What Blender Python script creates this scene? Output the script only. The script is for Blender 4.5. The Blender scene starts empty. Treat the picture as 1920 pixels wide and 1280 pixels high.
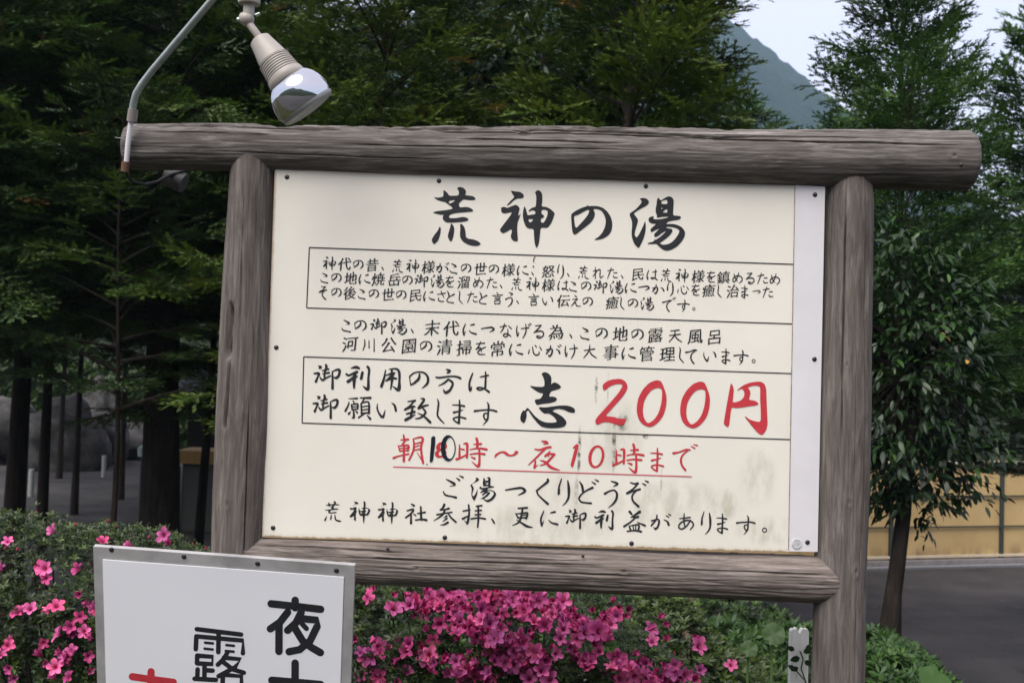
import bpy, math, random
import numpy as np
from mathutils import Vector, Matrix, noise

rad = math.radians
S = bpy.context.scene
C = S.collection

# ------------------------------------------------------------------ camera
PITCH, ROLL, FPX = 0.0298698, 0.0298996, 1900.0
CAMP = np.array([0.0, 0.0, 1.6])
_fw = np.array([0, math.cos(PITCH), math.sin(PITCH)])
_r0 = np.array([1.0, 0, 0])
_u0 = np.cross(_r0, _fw)
RT = _r0 * math.cos(ROLL) + _u0 * math.sin(ROLL)
UP = _u0 * math.cos(ROLL) - _r0 * math.sin(ROLL)
cd = bpy.data.cameras.new('camera')
cam = bpy.data.objects.new('camera', cd)
C.objects.link(cam)
S.camera = cam
cd.sensor_width = 36
cd.lens = 36 * FPX / 1920
cd.clip_end = 5000
cam.matrix_world = Matrix(((RT[0], UP[0], -_fw[0], 0), (RT[1], UP[1], -_fw[1], 0), (RT[2], UP[2], -_fw[2], 1.6), (0, 0, 0, 1)))
cd.dof.use_dof = True
cd.dof.focus_distance = 2.5
cd.dof.aperture_fstop = 7.0

# ------------------------------------------------------------------ sky and sun
SUN_EL, SUN_AZ = 54.0, 212.0          # azimuth clockwise from +Y: behind the camera, to the left
w = bpy.data.worlds.new('World')
S.world = w
w.use_nodes = True
nt = w.node_tree
bg = nt.nodes['Background']
sky = nt.nodes.new('ShaderNodeTexSky')
sky.sky_type = 'NISHITA'
sky.sun_disc = False
sky.sun_elevation = rad(SUN_EL)
sky.sun_rotation = rad(SUN_AZ)
sky.dust_density = 3.0
mx = nt.nodes.new('ShaderNodeMix')
mx.data_type = 'RGBA'
mx.inputs['Factor'].default_value = 0.82
mx.inputs['B'].default_value = (6.1, 5.5, 6.3, 1)    # even cloud veil over the Nishita sky
nt.links.new(sky.outputs[0], mx.inputs['A'])
nt.links.new(mx.outputs['Result'], bg.inputs[0])
bg.inputs[1].default_value = 0.12
sd = bpy.data.lights.new('sun', 'SUN')
sd.energy = 3.6
sd.angle = rad(50)
sd.color = (1.0, 0.96, 0.90)
sun = bpy.data.objects.new('sun', sd)
C.objects.link(sun)
az = rad(SUN_AZ)
sdir = Vector((math.sin(az) * math.cos(rad(SUN_EL)), math.cos(az) * math.cos(rad(SUN_EL)), math.sin(rad(SUN_EL))))
sun.rotation_euler = sdir.to_track_quat('Z', 'Y').to_euler()
S.view_settings.view_transform = 'Standard'
S.view_settings.look = 'None'
S.view_settings.gamma = 1
S.view_settings.use_curve_mapping = False
S.view_settings.exposure = 0.85
S.cycles.max_bounces = 6
S.cycles.diffuse_bounces = 3
S.cycles.transparent_max_bounces = 8
S.cycles.volume_bounces = 1
S.cycles.use_denoising = True

# ------------------------------------------------------------------ helpers
def at(px, py, Y):
    """the point at depth Y (metres north of the camera) seen at photo pixel (px, py)"""
    d = _fw + RT * (px - 960) / FPX + UP * (640 - py) / FPX
    return Vector(CAMP + d * (Y / d[1]))

def link(o, parent=None):
    C.objects.link(o)
    if parent is not None:
        o.parent = parent
        o.location = Vector(o.location) - PW[parent.name]
    PW[o.name] = PW.get(parent.name, Vector()) + Vector(o.location) if parent is not None else Vector(o.location)
    return o
PW = {}

def tag(o, label=None, cat=None, group=None, kind=None):
    if label: o['label'] = label
    if cat: o['category'] = cat
    if group: o['group'] = group
    if kind: o['kind'] = kind
    return o

def empty(name, loc, label, cat, group=None):
    o = bpy.data.objects.new(name, None)
    o.location = loc
    o.empty_display_size = 0.1
    link(o)
    return tag(o, label, cat, group)

def mesh_np(name, V, F, mat=None, smooth=False, tint=None, nper=3):
    me = bpy.data.meshes.new(name)
    V = np.asarray(V, np.float32)
    F = np.asarray(F, np.int32)
    me.vertices.add(len(V))
    me.vertices.foreach_set('co', V.ravel())
    me.loops.add(F.size)
    me.loops.foreach_set('vertex_index', F.ravel())
    me.polygons.add(len(F))
    me.polygons.foreach_set('loop_start', np.arange(0, F.size, F.shape[1], dtype=np.int32))
    if smooth: me.polygons.foreach_set('use_smooth', np.ones(len(F), bool))
    me.update(calc_edges=True)
    if tint is not None:
        a = me.attributes.new('tint', 'FLOAT', 'POINT')
        a.data.foreach_set('value', np.asarray(tint, np.float32))
    if mat: me.materials.append(mat)
    return me

def obj(name, me, parent=None, loc=None, **k):
    """mesh vertices are in world coordinates unless loc is given"""
    o = bpy.data.objects.new(name, me)
    if loc is not None: o.location = loc
    link(o, parent)
    return tag(o, **k)

class MB:
    """collects simple shapes into one mesh (world coordinates)"""
    def __init__(s): s.v = []; s.f = []
    def add(s, vs, fs):
        n = len(s.v); s.v += [tuple(p) for p in vs]; s.f += [tuple(i + n for i in f) for f in fs]
    def box(s, c, d, M=None):
        vs = [Vector((x * d[0] / 2, y * d[1] / 2, z * d[2] / 2)) for x in (-1, 1) for y in (-1, 1) for z in (-1, 1)]
        if M is not None: vs = [M @ p for p in vs]
        s.add([p + Vector(c) for p in vs], [(0, 1, 3, 2), (4, 6, 7, 5), (0, 4, 5, 1), (2, 3, 7, 6), (0, 2, 6, 4), (1, 5, 7, 3)])
    def tube(s, pts, rs, n=12, cap=True):
        pts = [Vector(p) for p in pts]
        if not hasattr(rs, '__len__'): rs = [rs] * len(pts)
        rings = []; prev = None
        for i, p in enumerate(pts):
            t = (pts[min(i + 1, len(pts) - 1)] - pts[max(i - 1, 0)]).normalized()
            a = prev if prev else (Vector((0, 0, 1)) if abs(t.z) < .9 else Vector((1, 0, 0)))
            u = (a - t * a.dot(t)).normalized(); v = t.cross(u); prev = u
            rings.append([p + (u * math.cos(2 * math.pi * k / n) + v * math.sin(2 * math.pi * k / n)) * rs[i] for k in range(n)])
        fs = []
        for i in range(len(pts) - 1):
            for k in range(n):
                fs.append((i * n + k, i * n + (k + 1) % n, (i + 1) * n + (k + 1) % n, (i + 1) * n + k))
        if cap:
            fs.append(tuple(range(n))[::-1]); fs.append(tuple((len(pts) - 1) * n + k for k in range(n)))
        s.add([q for r in rings for q in r], fs)
    def lathe(s, origin, axis, prof, n=32):
        a = Vector(axis).normalized()
        u = a.orthogonal().normalized(); v = a.cross(u); o = Vector(origin)
        vs = [o + a * h + (u * math.cos(2 * math.pi * k / n) + v * math.sin(2 * math.pi * k / n)) * r for h, r in prof for k in range(n)]
        fs = [(i * n + k, i * n + (k + 1) % n, (i + 1) * n + (k + 1) % n, (i + 1) * n + k) for i in range(len(prof) - 1) for k in range(n)]
        s.add(vs, fs)
    def mesh(s, name, mat, smooth=False):
        me = bpy.data.meshes.new(name)
        me.from_pydata(s.v, [], s.f); me.validate()
        if mat: me.materials.append(mat)
        if smooth:
            me.polygons.foreach_set('use_smooth', [True] * len(me.polygons))
            try: me.set_sharp_from_angle(angle=rad(40))
            except Exception: pass
        return me
    def build(s, name, mat, parent=None, smooth=False, **k):
        return obj(name, s.mesh(name, mat, smooth), parent, **k)

class NT:
    """tiny node helper"""
    def __init__(s, name, rough=.8, spec=.3):
        s.m = bpy.data.materials.new(name); s.m.use_nodes = True
        s.t = s.m.node_tree; s.b = s.t.nodes['Principled BSDF']
        s.b.inputs['Roughness'].default_value = rough
        s.b.inputs['Specular IOR Level'].default_value = spec
    def n(s, typ, **k):
        nd = s.t.nodes.new('ShaderNode' + typ)
        for a, v in k.items(): setattr(nd, a, v)
        return nd
    def l(s, a, b): s.t.links.new(a, b)
    def put(s, nd, key, v):
        if hasattr(v, 'is_output') or isinstance(v, bpy.types.NodeSocket): s.l(v, nd.inputs[key])
        else: nd.inputs[key].default_value = v
    def co(s, scale=(1, 1, 1), kind='Object', loc=(0, 0, 0), rot=(0, 0, 0)):
        tc = s.n('TexCoord'); mp = s.n('Mapping')
        mp.inputs['Scale'].default_value = scale; mp.inputs['Location'].default_value = loc; mp.inputs['Rotation'].default_value = rot
        s.l(tc.outputs[kind], mp.inputs[0]); return mp.outputs[0]
    def noise(s, vec, scale=5, detail=4, rough=.5, dist=0):
        nd = s.n('TexNoise'); s.l(vec, nd.inputs['Vector'])
        nd.inputs['Scale'].default_value = scale; nd.inputs['Detail'].default_value = detail
        nd.inputs['Roughness'].default_value = rough; nd.inputs['Distortion'].default_value = dist
        return nd.outputs[0]
    def ramp(s, fac, stops):
        nd = s.n('ValToRGB'); s.l(fac, nd.inputs[0]); e = nd.color_ramp.elements
        while len(e) < len(stops): e.new(.5)
        for i, (p, c) in enumerate(stops):
            e[i].position = p; e[i].color = (*c, 1) if len(c) == 3 else c
        return nd.outputs[0]
    def math(s, op, a, b=0.5, c=0.5):
        nd = s.n('Math', operation=op); s.put(nd, 0, a); s.put(nd, 1, b)
        if op in ('SMOOTHSTEP', 'MULTIPLY_ADD'): s.put(nd, 2, c)
        return nd.outputs[0]
    def rng(s, v, a, b, c=0., d=1.):
        nd = s.n('MapRange', interpolation_type='SMOOTHSTEP'); s.put(nd, 0, v)
        for i, x in enumerate((a, b, c, d)): nd.inputs[i + 1].default_value = x
        return nd.outputs[0]
    def mix(s, f, a, b, blend='MIX'):
        nd = s.n('Mix', data_type='RGBA', blend_type=blend)
        s.put(nd, 'Factor', f)
        for k, v in (('A', a), ('B', b)):
            if isinstance(v, tuple): nd.inputs[k].default_value = (*v, 1)
            else: s.l(v, nd.inputs[k])
        return nd.outputs['Result']
    def col(s, v):
        if isinstance(v, tuple): s.b.inputs['Base Color'].default_value = (*v, 1)
        else: s.l(v, s.b.inputs['Base Color'])
        return s
    def bump(s, h, strength=.3, dist=.01):
        nd = s.n('Bump'); nd.inputs['Strength'].default_value = strength; nd.inputs['Distance'].default_value = dist
        s.l(h, nd.inputs['Height']); s.l(nd.outputs[0], s.b.inputs['Normal']); return s

def simple(name, c, rough=.7, spec=.3, metal=0., var=.15, sc=20, bump=.0):
    t = NT(name, rough, spec); t.b.inputs['Metallic'].default_value = metal
    nz = t.noise(t.co(), sc, 5, .6)
    lo = tuple(x * (1 - var) for x in c); hi = tuple(min(1, x * (1 + var)) for x in c)
    t.col(t.ramp(nz, [(.3, lo), (.7, hi)]))
    if bump: t.bump(nz, bump, .005)
    return t.m

# ------------------------------------------------------------------ materials
def wood_mat(name, dark, mid, light, weather=.5):
    t = NT(name, .92, .12)
    grain = t.noise(t.co((.9, 11, 11)), 6, 9, .72, .9)
    fine = t.noise(t.co((1.6, 60, 60)), 5, 6, .75, .3)
    fib = t.noise(t.co((3.5, 130, 130)), 4, 3, .6)
    blot = t.noise(t.co((2.2, 6, 6)), 1.5, 6, .62)
    c = t.ramp(grain, [(.30, dark), (.5, mid), (.72, light)])
    c = t.mix(1., c, t.ramp(blot, [(.3, (.72, .71, .70)), (.5, (1, .98, .96)), (.72, (1.22, 1.19, 1.18))]), 'MULTIPLY')
    cr = t.ramp(fine, [(.27, (.42, .38, .35)), (.38, (.9, .89, .88)), (.62, (1, 1, 1)), (.76, (1.35, 1.34, 1.33))])
    c = t.mix(weather, c, t.mix(1., c, cr, 'MULTIPLY'))
    c = t.mix(1., c, t.ramp(fib, [(.3, (.86, .86, .86)), (.7, (1.12, 1.12, 1.12))]), 'MULTIPLY')
    t.col(c)
    h = t.math('ADD', t.math('MULTIPLY', grain, .5), t.math('MULTIPLY', fine, .5))
    t.bump(h, .25, .003)
    return t.m
W_TOP = wood_mat('weathered_log', (.052, .046, .042), (.118, .108, .101), (.28, .262, .25), .85)
W_POST = wood_mat('brown_log', (.066, .056, .050), (.118, .104, .095), (.21, .19, .177), .7)
W_PALE = wood_mat('pale_log', (.078, .066, .058), (.148, .126, .114), (.29, .253, .235), .8)
INK = simple('black_ink', (.017, .018, .021), .55, .3, var=.3, sc=60)
REDINK = simple('red_ink', (.47, .034, .046), .6, .3, var=.12, sc=50)
PEN = simple('marker_ink', (.008, .012, .02), .4, .4)
SCREW = simple('dark_screw', (.05, .05, .052), .4, .5, .7)
STEEL = simple('galvanised_steel', (.30, .34, .32), .42, .5, .75, .2, 40)
BAREM = simple('grey_aluminium', (.36, .35, .345), .6, .4, .25, .22, 14)
PLAST = simple('beige_plastic', (.33, .30, .265), .45, .4, var=.08)
BLACKP = simple('black_rubber', (.02, .02, .02), .6, .3)
WHITEP = simple('white_strip', (.62, .60, .615), .5, .35, var=.05, sc=9)

def leaf_mat(name, stops, rough=.5, spec=.35, trans=.25):
    t = NT(name, rough, spec)
    a = t.n('Attribute', attribute_name='tint')
    c = t.ramp(a.outputs['Fac'], stops)
    oi = t.n('ObjectInfo')
    hv = t.n('HueSaturation'); t.l(c, hv.inputs['Color'])
    hv.inputs['Saturation'].default_value = 1.0
    t.l(t.math('ADD', t.math('MULTIPLY', oi.outputs['Random'], .35), .8), hv.inputs['Value'])
    t.col(hv.outputs[0])
    if trans:
        tr = t.n('BsdfTranslucent'); t.l(hv.outputs[0], tr.inputs[0])
        ms = t.n('MixShader'); ms.inputs[0].default_value = trans
        t.l(t.b.outputs[0], ms.inputs[1]); t.l(tr.outputs[0], ms.inputs[2])
        t.l(ms.outputs[0], t.t.nodes['Material Output'].inputs[0])
    return t.m
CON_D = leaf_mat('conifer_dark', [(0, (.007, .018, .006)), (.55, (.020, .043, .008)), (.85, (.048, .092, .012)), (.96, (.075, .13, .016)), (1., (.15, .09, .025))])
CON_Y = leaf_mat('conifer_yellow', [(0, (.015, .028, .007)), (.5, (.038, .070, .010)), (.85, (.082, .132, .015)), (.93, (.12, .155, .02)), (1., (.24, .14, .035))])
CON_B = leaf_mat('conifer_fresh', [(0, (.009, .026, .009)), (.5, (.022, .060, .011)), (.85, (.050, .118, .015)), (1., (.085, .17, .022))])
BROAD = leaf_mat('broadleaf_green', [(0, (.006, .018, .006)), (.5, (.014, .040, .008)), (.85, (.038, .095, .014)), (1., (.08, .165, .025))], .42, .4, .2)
BROADY = simple('yellowed_leaf', (.36, .19, .04), .5, .3)
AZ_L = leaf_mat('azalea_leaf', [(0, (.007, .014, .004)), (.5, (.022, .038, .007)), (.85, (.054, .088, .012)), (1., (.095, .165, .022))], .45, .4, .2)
WEED = leaf_mat('weed_leaf', [(0, (.007, .020, .005)), (.5, (.018, .048, .008)), (.85, (.040, .094, .013)), (1., (.075, .155, .022))], .5, .35, .25)
BARK = NT('bark', .9, .1)
_b = BARK.noise(BARK.co((9, 9, 1.5)), 3, 6, .65)
BARK.col(BARK.ramp(_b, [(.3, (.012, .009, .008)), (.6, (.034, .027, .022)), (.8, (.062, .052, .043))])); BARK.bump(_b, .8, .02)
BARK = BARK.m

# ------------------------------------------------------------------ ground
def gz(x, y):
    """height of the ground: verge at 0, bank down to the yard at -1"""
    e = 5.9 + .25 * math.sin(x * .9) + .02 * x - min(1.6, max(0, (x - 2.0) * 3))
    t = min(1, max(0, (y - e) / 1.5)); t = t * t * (3 - 2 * t)
    return -1.0 * t
def grid_sheet(name, xs, ys, fz, mat, dz=0):
    V = [(x, y, fz(x, y) + dz) for y in ys for x in xs]; n = len(xs)
    F = [(j * n + i, j * n + i + 1, (j + 1) * n + i + 1, (j + 1) * n + i) for j in range(len(ys) - 1) for i in range(n - 1)]
    return obj(name, mesh_np(name, V, F, mat, True), kind='structure')
g = NT('soil', .95, .1)
_n = g.noise(g.co(), 3, 8, .6)
g.col(g.ramp(_n, [(.3, (.018, .02, .010)), (.6, (.045, .05, .02)), (.8, (.07, .06, .035))])); g.bump(_n, .8, .05)
xs = sorted(set([-1400, -900, -500, -250, -120, -60, -30] + [round(-16 + .5 * i, 2) for i in range(65)] + [30, 60, 120, 250, 500, 900, 1400]))
ys = sorted(set([-1400, -700, -300, -100, -40, -15, -8, -4] + [round(-2 + .25 * i, 2) for i in range(48)] + [12, 16, 30, 60, 120, 200, 400, 800, 1400]))
grid_sheet('ground', xs, ys, gz, g.m)
a = NT('asphalt', .9, .2)
_n = a.noise(a.co(), 260, 3, .7); _m = a.noise(a.co(), .8, 5, .6); _k = a.noise(a.co((.35, 1.6, 1)), 1.5, 4, .6)
ca = a.ramp(_n, [(.3, (.028, .027, .028)), (.55, (.050, .048, .049)), (.75, (.115, .108, .108))])
ca = a.mix(1., ca, a.ramp(_m, [(.3, (.62, .62, .64)), (.5, (1, .98, .97)), (.7, (1.4, 1.36, 1.32))]), 'MULTIPLY')
_v = a.n('TexVoronoi', feature='DISTANCE_TO_EDGE'); a.l(a.co((.45, .45, .45)), _v.inputs['Vector']); _vn = a.noise(a.co(), 2., 3, .6)
ca = a.mix(a.math('MULTIPLY', a.rng(_v.outputs['Distance'], .012, .002), a.rng(_vn, .48, .6)), ca, (.02, .02, .02))
_sp = a.noise(a.co(), 9, 2, .5); ca = a.mix(a.rng(_sp, .70, .73), ca, (.10, .09, .06))
ca = a.mix(1., ca, a.ramp(_k, [(.35, (.85, .85, .86)), (.65, (1.15, 1.13, 1.1))]), 'MULTIPLY')
a.col(ca); a.bump(_n, .4, .004)
ASPH = a.m
grid_sheet('yard_asphalt', [-40, -20, -8, -4, 0, 4, 8, 20, 40], [8.0, 12, 18, 26, 34], lambda x, y: -1.0, ASPH, .004)
grid_sheet('path_asphalt', [-30, -10, -3, 0, 3, 10, 30], [-30, -12, -5, -1, 1.3], lambda x, y: 0, ASPH, .004)

bk = NT('bank_scrub', .95, .1)
_n = bk.noise(bk.co(), 1.1, 8, .7); bk.col(bk.ramp(_n, [(.32, (.006, .010, .005)), (.5, (.014, .021, .009)), (.66, (.030, .040, .018)), (.8, (.06, .06, .05))])); bk.bump(_n, 1., .3)
grid_sheet('bank', [-70 + 1.5 * i for i in range(100)], [32 + 1.2 * j for j in range(20)], lambda x, y: -1.05 + max(0, y - 33) * .33 * (1 + .25 * noise.noise(Vector((x * .2, y * .2, 3)))) + .5 * noise.noise(Vector((x * .9, y * .9, 0))) * min(1, max(0, y - 33) / 3), bk.m)
FOREST_RIDGE = bk.m
grid_sheet('valley_side', [-300 + 12 * i for i in range(51)], [-420 + 12 * j for j in range(33)][::1], lambda x, y: -1.1 + max(0, -y - 40) * .42 * (1 + .2 * noise.noise(Vector((x * .02, y * .02, 1)))) + 5 * noise.noise(Vector((x * .06, y * .06, 0))) * min(1, max(0, -y - 40) / 20), FOREST_RIDGE)
# forested mountain
def mountain():
    n, m = 260, 110
    X = np.linspace(-640, 420, n); Y = np.linspace(190, 1250, m)
    V = np.zeros((m, n, 3)); xx, yy = np.meshgrid(X, Y)
    r = np.hypot((xx - 36), (yy - 800) * .7)
    h = np.maximum(374 - 1.0 * r, 300 - .75 * np.hypot(xx + 330, yy - 950))
    h = np.maximum(h, -4)
    for j in range(m):
        for i in range(n):
            p = Vector((xx[j, i] / 90, yy[j, i] / 90, 0))
            h[j, i] += 8 * noise.fractal(p, 1, 2, 4) + 3. * noise.noise(p * 11) + 3. * noise.noise(p * 27)
        V = np.stack([xx, yy, h], -1).reshape(-1, 3)
    F = [(j * n + i, j * n + i + 1, (j + 1) * n + i + 1, (j + 1) * n + i) for j in range(m - 1) for i in range(n - 1)]
    t = NT('forest_hillside', .95, .05)
    nz = t.noise(t.co(), .16, 9, .78); n2 = t.noise(t.co(), .012, 4, .6)
    c = t.ramp(nz, [(.35, (.010, .020, .012)), (.55, (.026, .046, .022)), (.75, (.055, .085, .036))])
    c = t.mix(1., c, t.ramp(n2, [(.35, (.8, .85, .9)), (.65, (1.2, 1.15, 1.)) ]), 'MULTIPLY')
    t.col(c); t.bump(nz, 1., 6)
    obj('mountain', mesh_np('mountain', V, F, t.m), kind='structure')
mountain()

# air: one closed box of thin haze
hz = MB(); hz.box((0, 0, 247), (3000, 3000, 506))
hm = bpy.data.materials.new('haze'); hm.use_nodes = True
_t = hm.node_tree; _t.nodes.remove(_t.nodes['Principled BSDF'])
pv = _t.nodes.new('ShaderNodeVolumePrincipled')
pv.inputs['Color'].default_value = (.50, .72, .93, 1); pv.inputs['Density'].default_value = .00047
_t.links.new(pv.outputs[0], _t.nodes['Material Output'].inputs['Volume'])
hz.build('haze', hm, kind='stuff')

# ------------------------------------------------------------------ yellow panel fence across the yard
FA, FB = at(1560, 1031, 14.2), at(1990, 1026, 15.2)
FA.z = FB.z = -1.0
fd = (FB - FA).normalized()
fence = empty('panel_fence', (FA.x, FA.y, -1), 'tan corrugated panel fence with dark rails across the yard', 'fence')
t = NT('tan_sheet', .6, .3)
_n = t.noise(t.co((1, 1, 1)), 2.2, 6, .6); _s = t.noise(t.co((3, 3, 1.)), 2, 4, .6)
c = t.ramp(_n, [(.3, (.47, .325, .145)), (.7, (.58, .41, .19))])
zc = t.n('SeparateXYZ'); t.l(t.co(), zc.inputs[0])
dirt = t.math('MULTIPLY', t.rng(zc.outputs[2], -.62, -.95), t.rng(_s, .35, .7))
t.col(t.mix(dirt, c, (.16, .11, .07)))
TANS = t.m
RAIL = simple('dark_green_rail', (.045, .055, .05), .5, .3)
CAPM = simple('pale_cap_rail', (.62, .52, .38), .5, .3)
CONC = simple('grey_concrete', (.24, .22, .215), .9, .1, var=.2, sc=9, bump=.3)
FH, PWD = 1.50, 1.86
L0 = -1.86 * 3
nrm = Vector((-fd.y, fd.x, 0))
def corrug(name, s0, s1, z0, z1):
    n = 60; V = []; 
    for i in range(n + 1):
        s_ = s0 + (s1 - s0) * i / n
        off = .0012 if (i // 2) % 2 else -.0012
        p = FA + fd * s_ + nrm * off
        V += [(p.x, p.y, z0), (p.x, p.y, z1)]
    F = [(2 * i, 2 * i + 2, 2 * i + 3, 2 * i + 1) for i in range(n)]
    return mesh_np(name, V, F, TANS)
po = .93
for k in range(-3, 6):
    s0 = k * PWD + po
    obj('panel', corrug('fence_panel', s0 + .03, s0 + PWD - .03, -.90, FH - 1.0), fence)
    mb = MB(); p = FA + fd * s0
    Mf = Matrix((( fd.x, nrm.x, 0), (fd.y, nrm.y, 0), (0, 0, 1)))
    mb.box((p.x, p.y, -1 + .76), (.055, .07, 1.52), Mf); mb.build('post', RAIL, fence)
Lc = FA + fd * (PWD * 1.5 + po)
for zz, hh, mt in ((1.49, .05, CAPM), (1.425, .02, RAIL), (1.0, .02, RAIL), (.56, .02, RAIL), (.14, .035, CAPM)):
    mb = MB(); q = Lc - nrm * .028; mb.box((q.x, q.y, -1 + zz), (PWD * 9, .018 if mt is RAIL else .024, hh), Mf); mb.build('rail', mt, fence)
mb = MB(); mb.box((Lc.x, Lc.y, -.955), (PWD * 9, .16, .10), Mf); mb.build('kerb', CONC, fence)
# pale drain line in front of the fence
mb = MB(); q = Lc - nrm * .16; mb.box((q.x, q.y, -.985), (PWD * 9, .12, .03), Mf); mb.build('drain_kerb', simple('pale_kerb', (.17, .17, .18), .8, .2), kind='structure')

# ------------------------------------------------------------------ far left: boulders, markers, house
ROCK = NT('boulder_stone', .9, .15)
_b = ROCK.noise(ROCK.co(), 3, 8, .6); ROCK.col(ROCK.ramp(_b, [(.3, (.020, .019, .019)), (.5, (.048, .046, .046)), (.7, (.10, .095, .093))])); ROCK.bump(_b, .6, .06)
def boulder(px, py, Y, sx, sz, seed, label):
    import bmesh
    bm = bmesh.new(); bmesh.ops.create_icosphere(bm, subdivisions=4, radius=1)
    for v in bm.verts:
        n1 = noise.fractal(v.co * 1.1 + Vector((seed * 7.3, 0, 0)), 1, 2, 4)
        v.co *= 1 + .33 * n1; v.co.x *= sx; v.co.y *= sx * .8; v.co.z *= sz
    me = bpy.data.meshes.new('boulder'); bm.to_mesh(me); bm.free(); me.materials.append(ROCK.m)
    me.polygons.foreach_set('use_smooth', [True] * len(me.polygons))
    p = at(px, py, Y); p.z = -1 + sz * .55
    obj('boulder', me, loc=p, label=label, cat='boulder', group='boulders beyond the yard')
for i, (px, Y, sx, sz, lb) in enumerate([
    (120, 24, 1.05, 1.05, 'big rounded grey boulder left of the thin trunk beyond the yard'),
    (185, 25.5, .8, .85, 'low grey boulder touching the right side of the biggest boulder'),
    (178, 28, .7, 1.35, 'pale topped boulder standing behind the other boulders'),
    (5, 25, 1.2, .95, 'dark boulder at the far left edge beyond the yard'),
    (250, 27, .95, .62, 'flat grey boulder beside the thick dark trunk')]):
    boulder(px, 780, Y, sx, sz, i + 1, lb)
def marker(px, Y, h, wd, label, cat, mat, nm):
    p = at(px, 800, Y); mb = MB(); mb.tube([(p.x, p.y, -1), (p.x, p.y, -1 + h)], wd / 2, 10); e = mb.build(nm, mat, label=label, cat=cat)
WOODD = simple('dark_post_wood', (.05, .035, .025), .8, .2)
WMARK = simple('white_marker_paint', (.26, .27, .27), .6, .3)
marker(63, 19, .52, .10, 'short white marker post between the two left trunks', 'marker post', WMARK, 'marker_post')
marker(198, 22.5, .48, .10, 'short white marker post left of the slender trunk', 'marker post', WMARK, 'marker_post')
marker(183, 8.2, .98, .115, 'short dark wooden bollard behind the azalea hedge', 'bollard', WOODD, 'bollard')
lp = empty('path_light', (*at(268, 850, 16).xy, -1), 'small pale path light beside the thick dark trunk', 'light')
q = PW[lp.name]
mb = MB(); mb.tube([q, q + Vector((0, 0, 1.1))], .035, 10); mb.build('pole', RAIL, lp)
mb = MB(); mb.tube([q + Vector((0, 0, 1.1)), q + Vector((0, 0, 1.23)), q + Vector((0, 0, 1.27))], [.075, .085, .04], 12); mb.build('lamp_head', simple('pale_lamp', (.5, .62, .52), .4, .4), lp)

hp = at(385, 800, 20); hp.z = -1
house = empty('tiled_house', hp, 'dark house with a grey tiled roof half hidden behind the left post', 'house')
TILE = simple('grey_roof_tile', (.10, .10, .115), .5, .4, var=.3)
DWALL = simple('dark_timber_wall', (.022, .018, .015), .8, .2)
mb = MB(); mb.box((hp.x + 1.6, hp.y + 2, -1 + 1.05), (4.2, 3, 2.1)); mb.build('wall', DWALL, house)
M3 = simple('tile_course', (.17, .17, .19), .5, .4, var=.25)
for r_ in range(9):
    mb = MB(); z = -1 + 2.0 + r_ * .15; yb = hp.y + .35 + r_ * .28
    Mr = Matrix.Rotation(rad(26), 3, 'X')
    mb.box((hp.x + 1.6 + r_ * .03, yb, z), (4.9 - r_ * .12, .33, .045), Mr); mb.build('tile_course', M3, house)
mb = MB(); mb.add([(hp.x - .7, hp.y + .4, .96), (hp.x + 3.9, hp.y + .4, .96), (hp.x + 3.6, hp.y + 3.1, 2.26), (hp.x - .4, hp.y + 3.1, 2.26), (hp.x - .7, hp.y + .4, .9), (hp.x + 3.9, hp.y + .4, .9), (hp.x + 3.6, hp.y + 3.1, 2.2), (hp.x - .4, hp.y + 3.1, 2.2)],
    [(0, 1, 2, 3), (7, 6, 5, 4), (0, 4, 5, 1), (1, 5, 6, 2), (2, 6, 7, 3), (3, 7, 4, 0)]); mb.build('roof', TILE, house)
YEL = simple('ochre_board', (.42, .26, .09), .6, .3)
bp = at(372, 870, 16); bp.z = -1
booth = empty('ochre_booth', bp, 'small ochre topped booth with a grey side left of the big sign post', 'booth')
mb = MB(); mb.box((bp.x + .3, bp.y, -1 + .52), (.9, .6, 1.04)); mb.build('body', simple('grey_booth', (.10, .105, .10), .7, .3), booth)
mb = MB(); mb.box((bp.x + .27, bp.y - .02, -1 + 1.14), (1.02, .7, .2)); mb.build('top_board', YEL, booth)
mb = MB(); mb.box((bp.x - .2, bp.y - .34, -1 + .5), (.06, .06, .98)); mb.build('post', YEL, booth)
# low stone wall courses
wp = at(250, 810, 30)
sw = empty('stone_wall', (wp.x, wp.y, -1), 'low pale stone wall course right of the boulders', 'wall')
for i in range(8):
    mb = MB(); mb.box((wp.x - 2 + i * .62, wp.y + .05 * (i % 2), -.78), (.58, .4, .42)); mb.build('stone', CONC, sw)
for i in range(7):
    mb = MB(); mb.box((wp.x - 1.75 + i * .6, wp.y + .1, -.40), (.56, .36, .30)); mb.build('stone', CONC, sw)

# ------------------------------------------------------------------ the log sign
SY = 2.52
base = at(1010, 1050, SY); base.z = 0
sign = empty('notice_board', base, 'large cream Japanese notice board framed in weathered logs, black and red writing', 'notice board')

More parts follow.
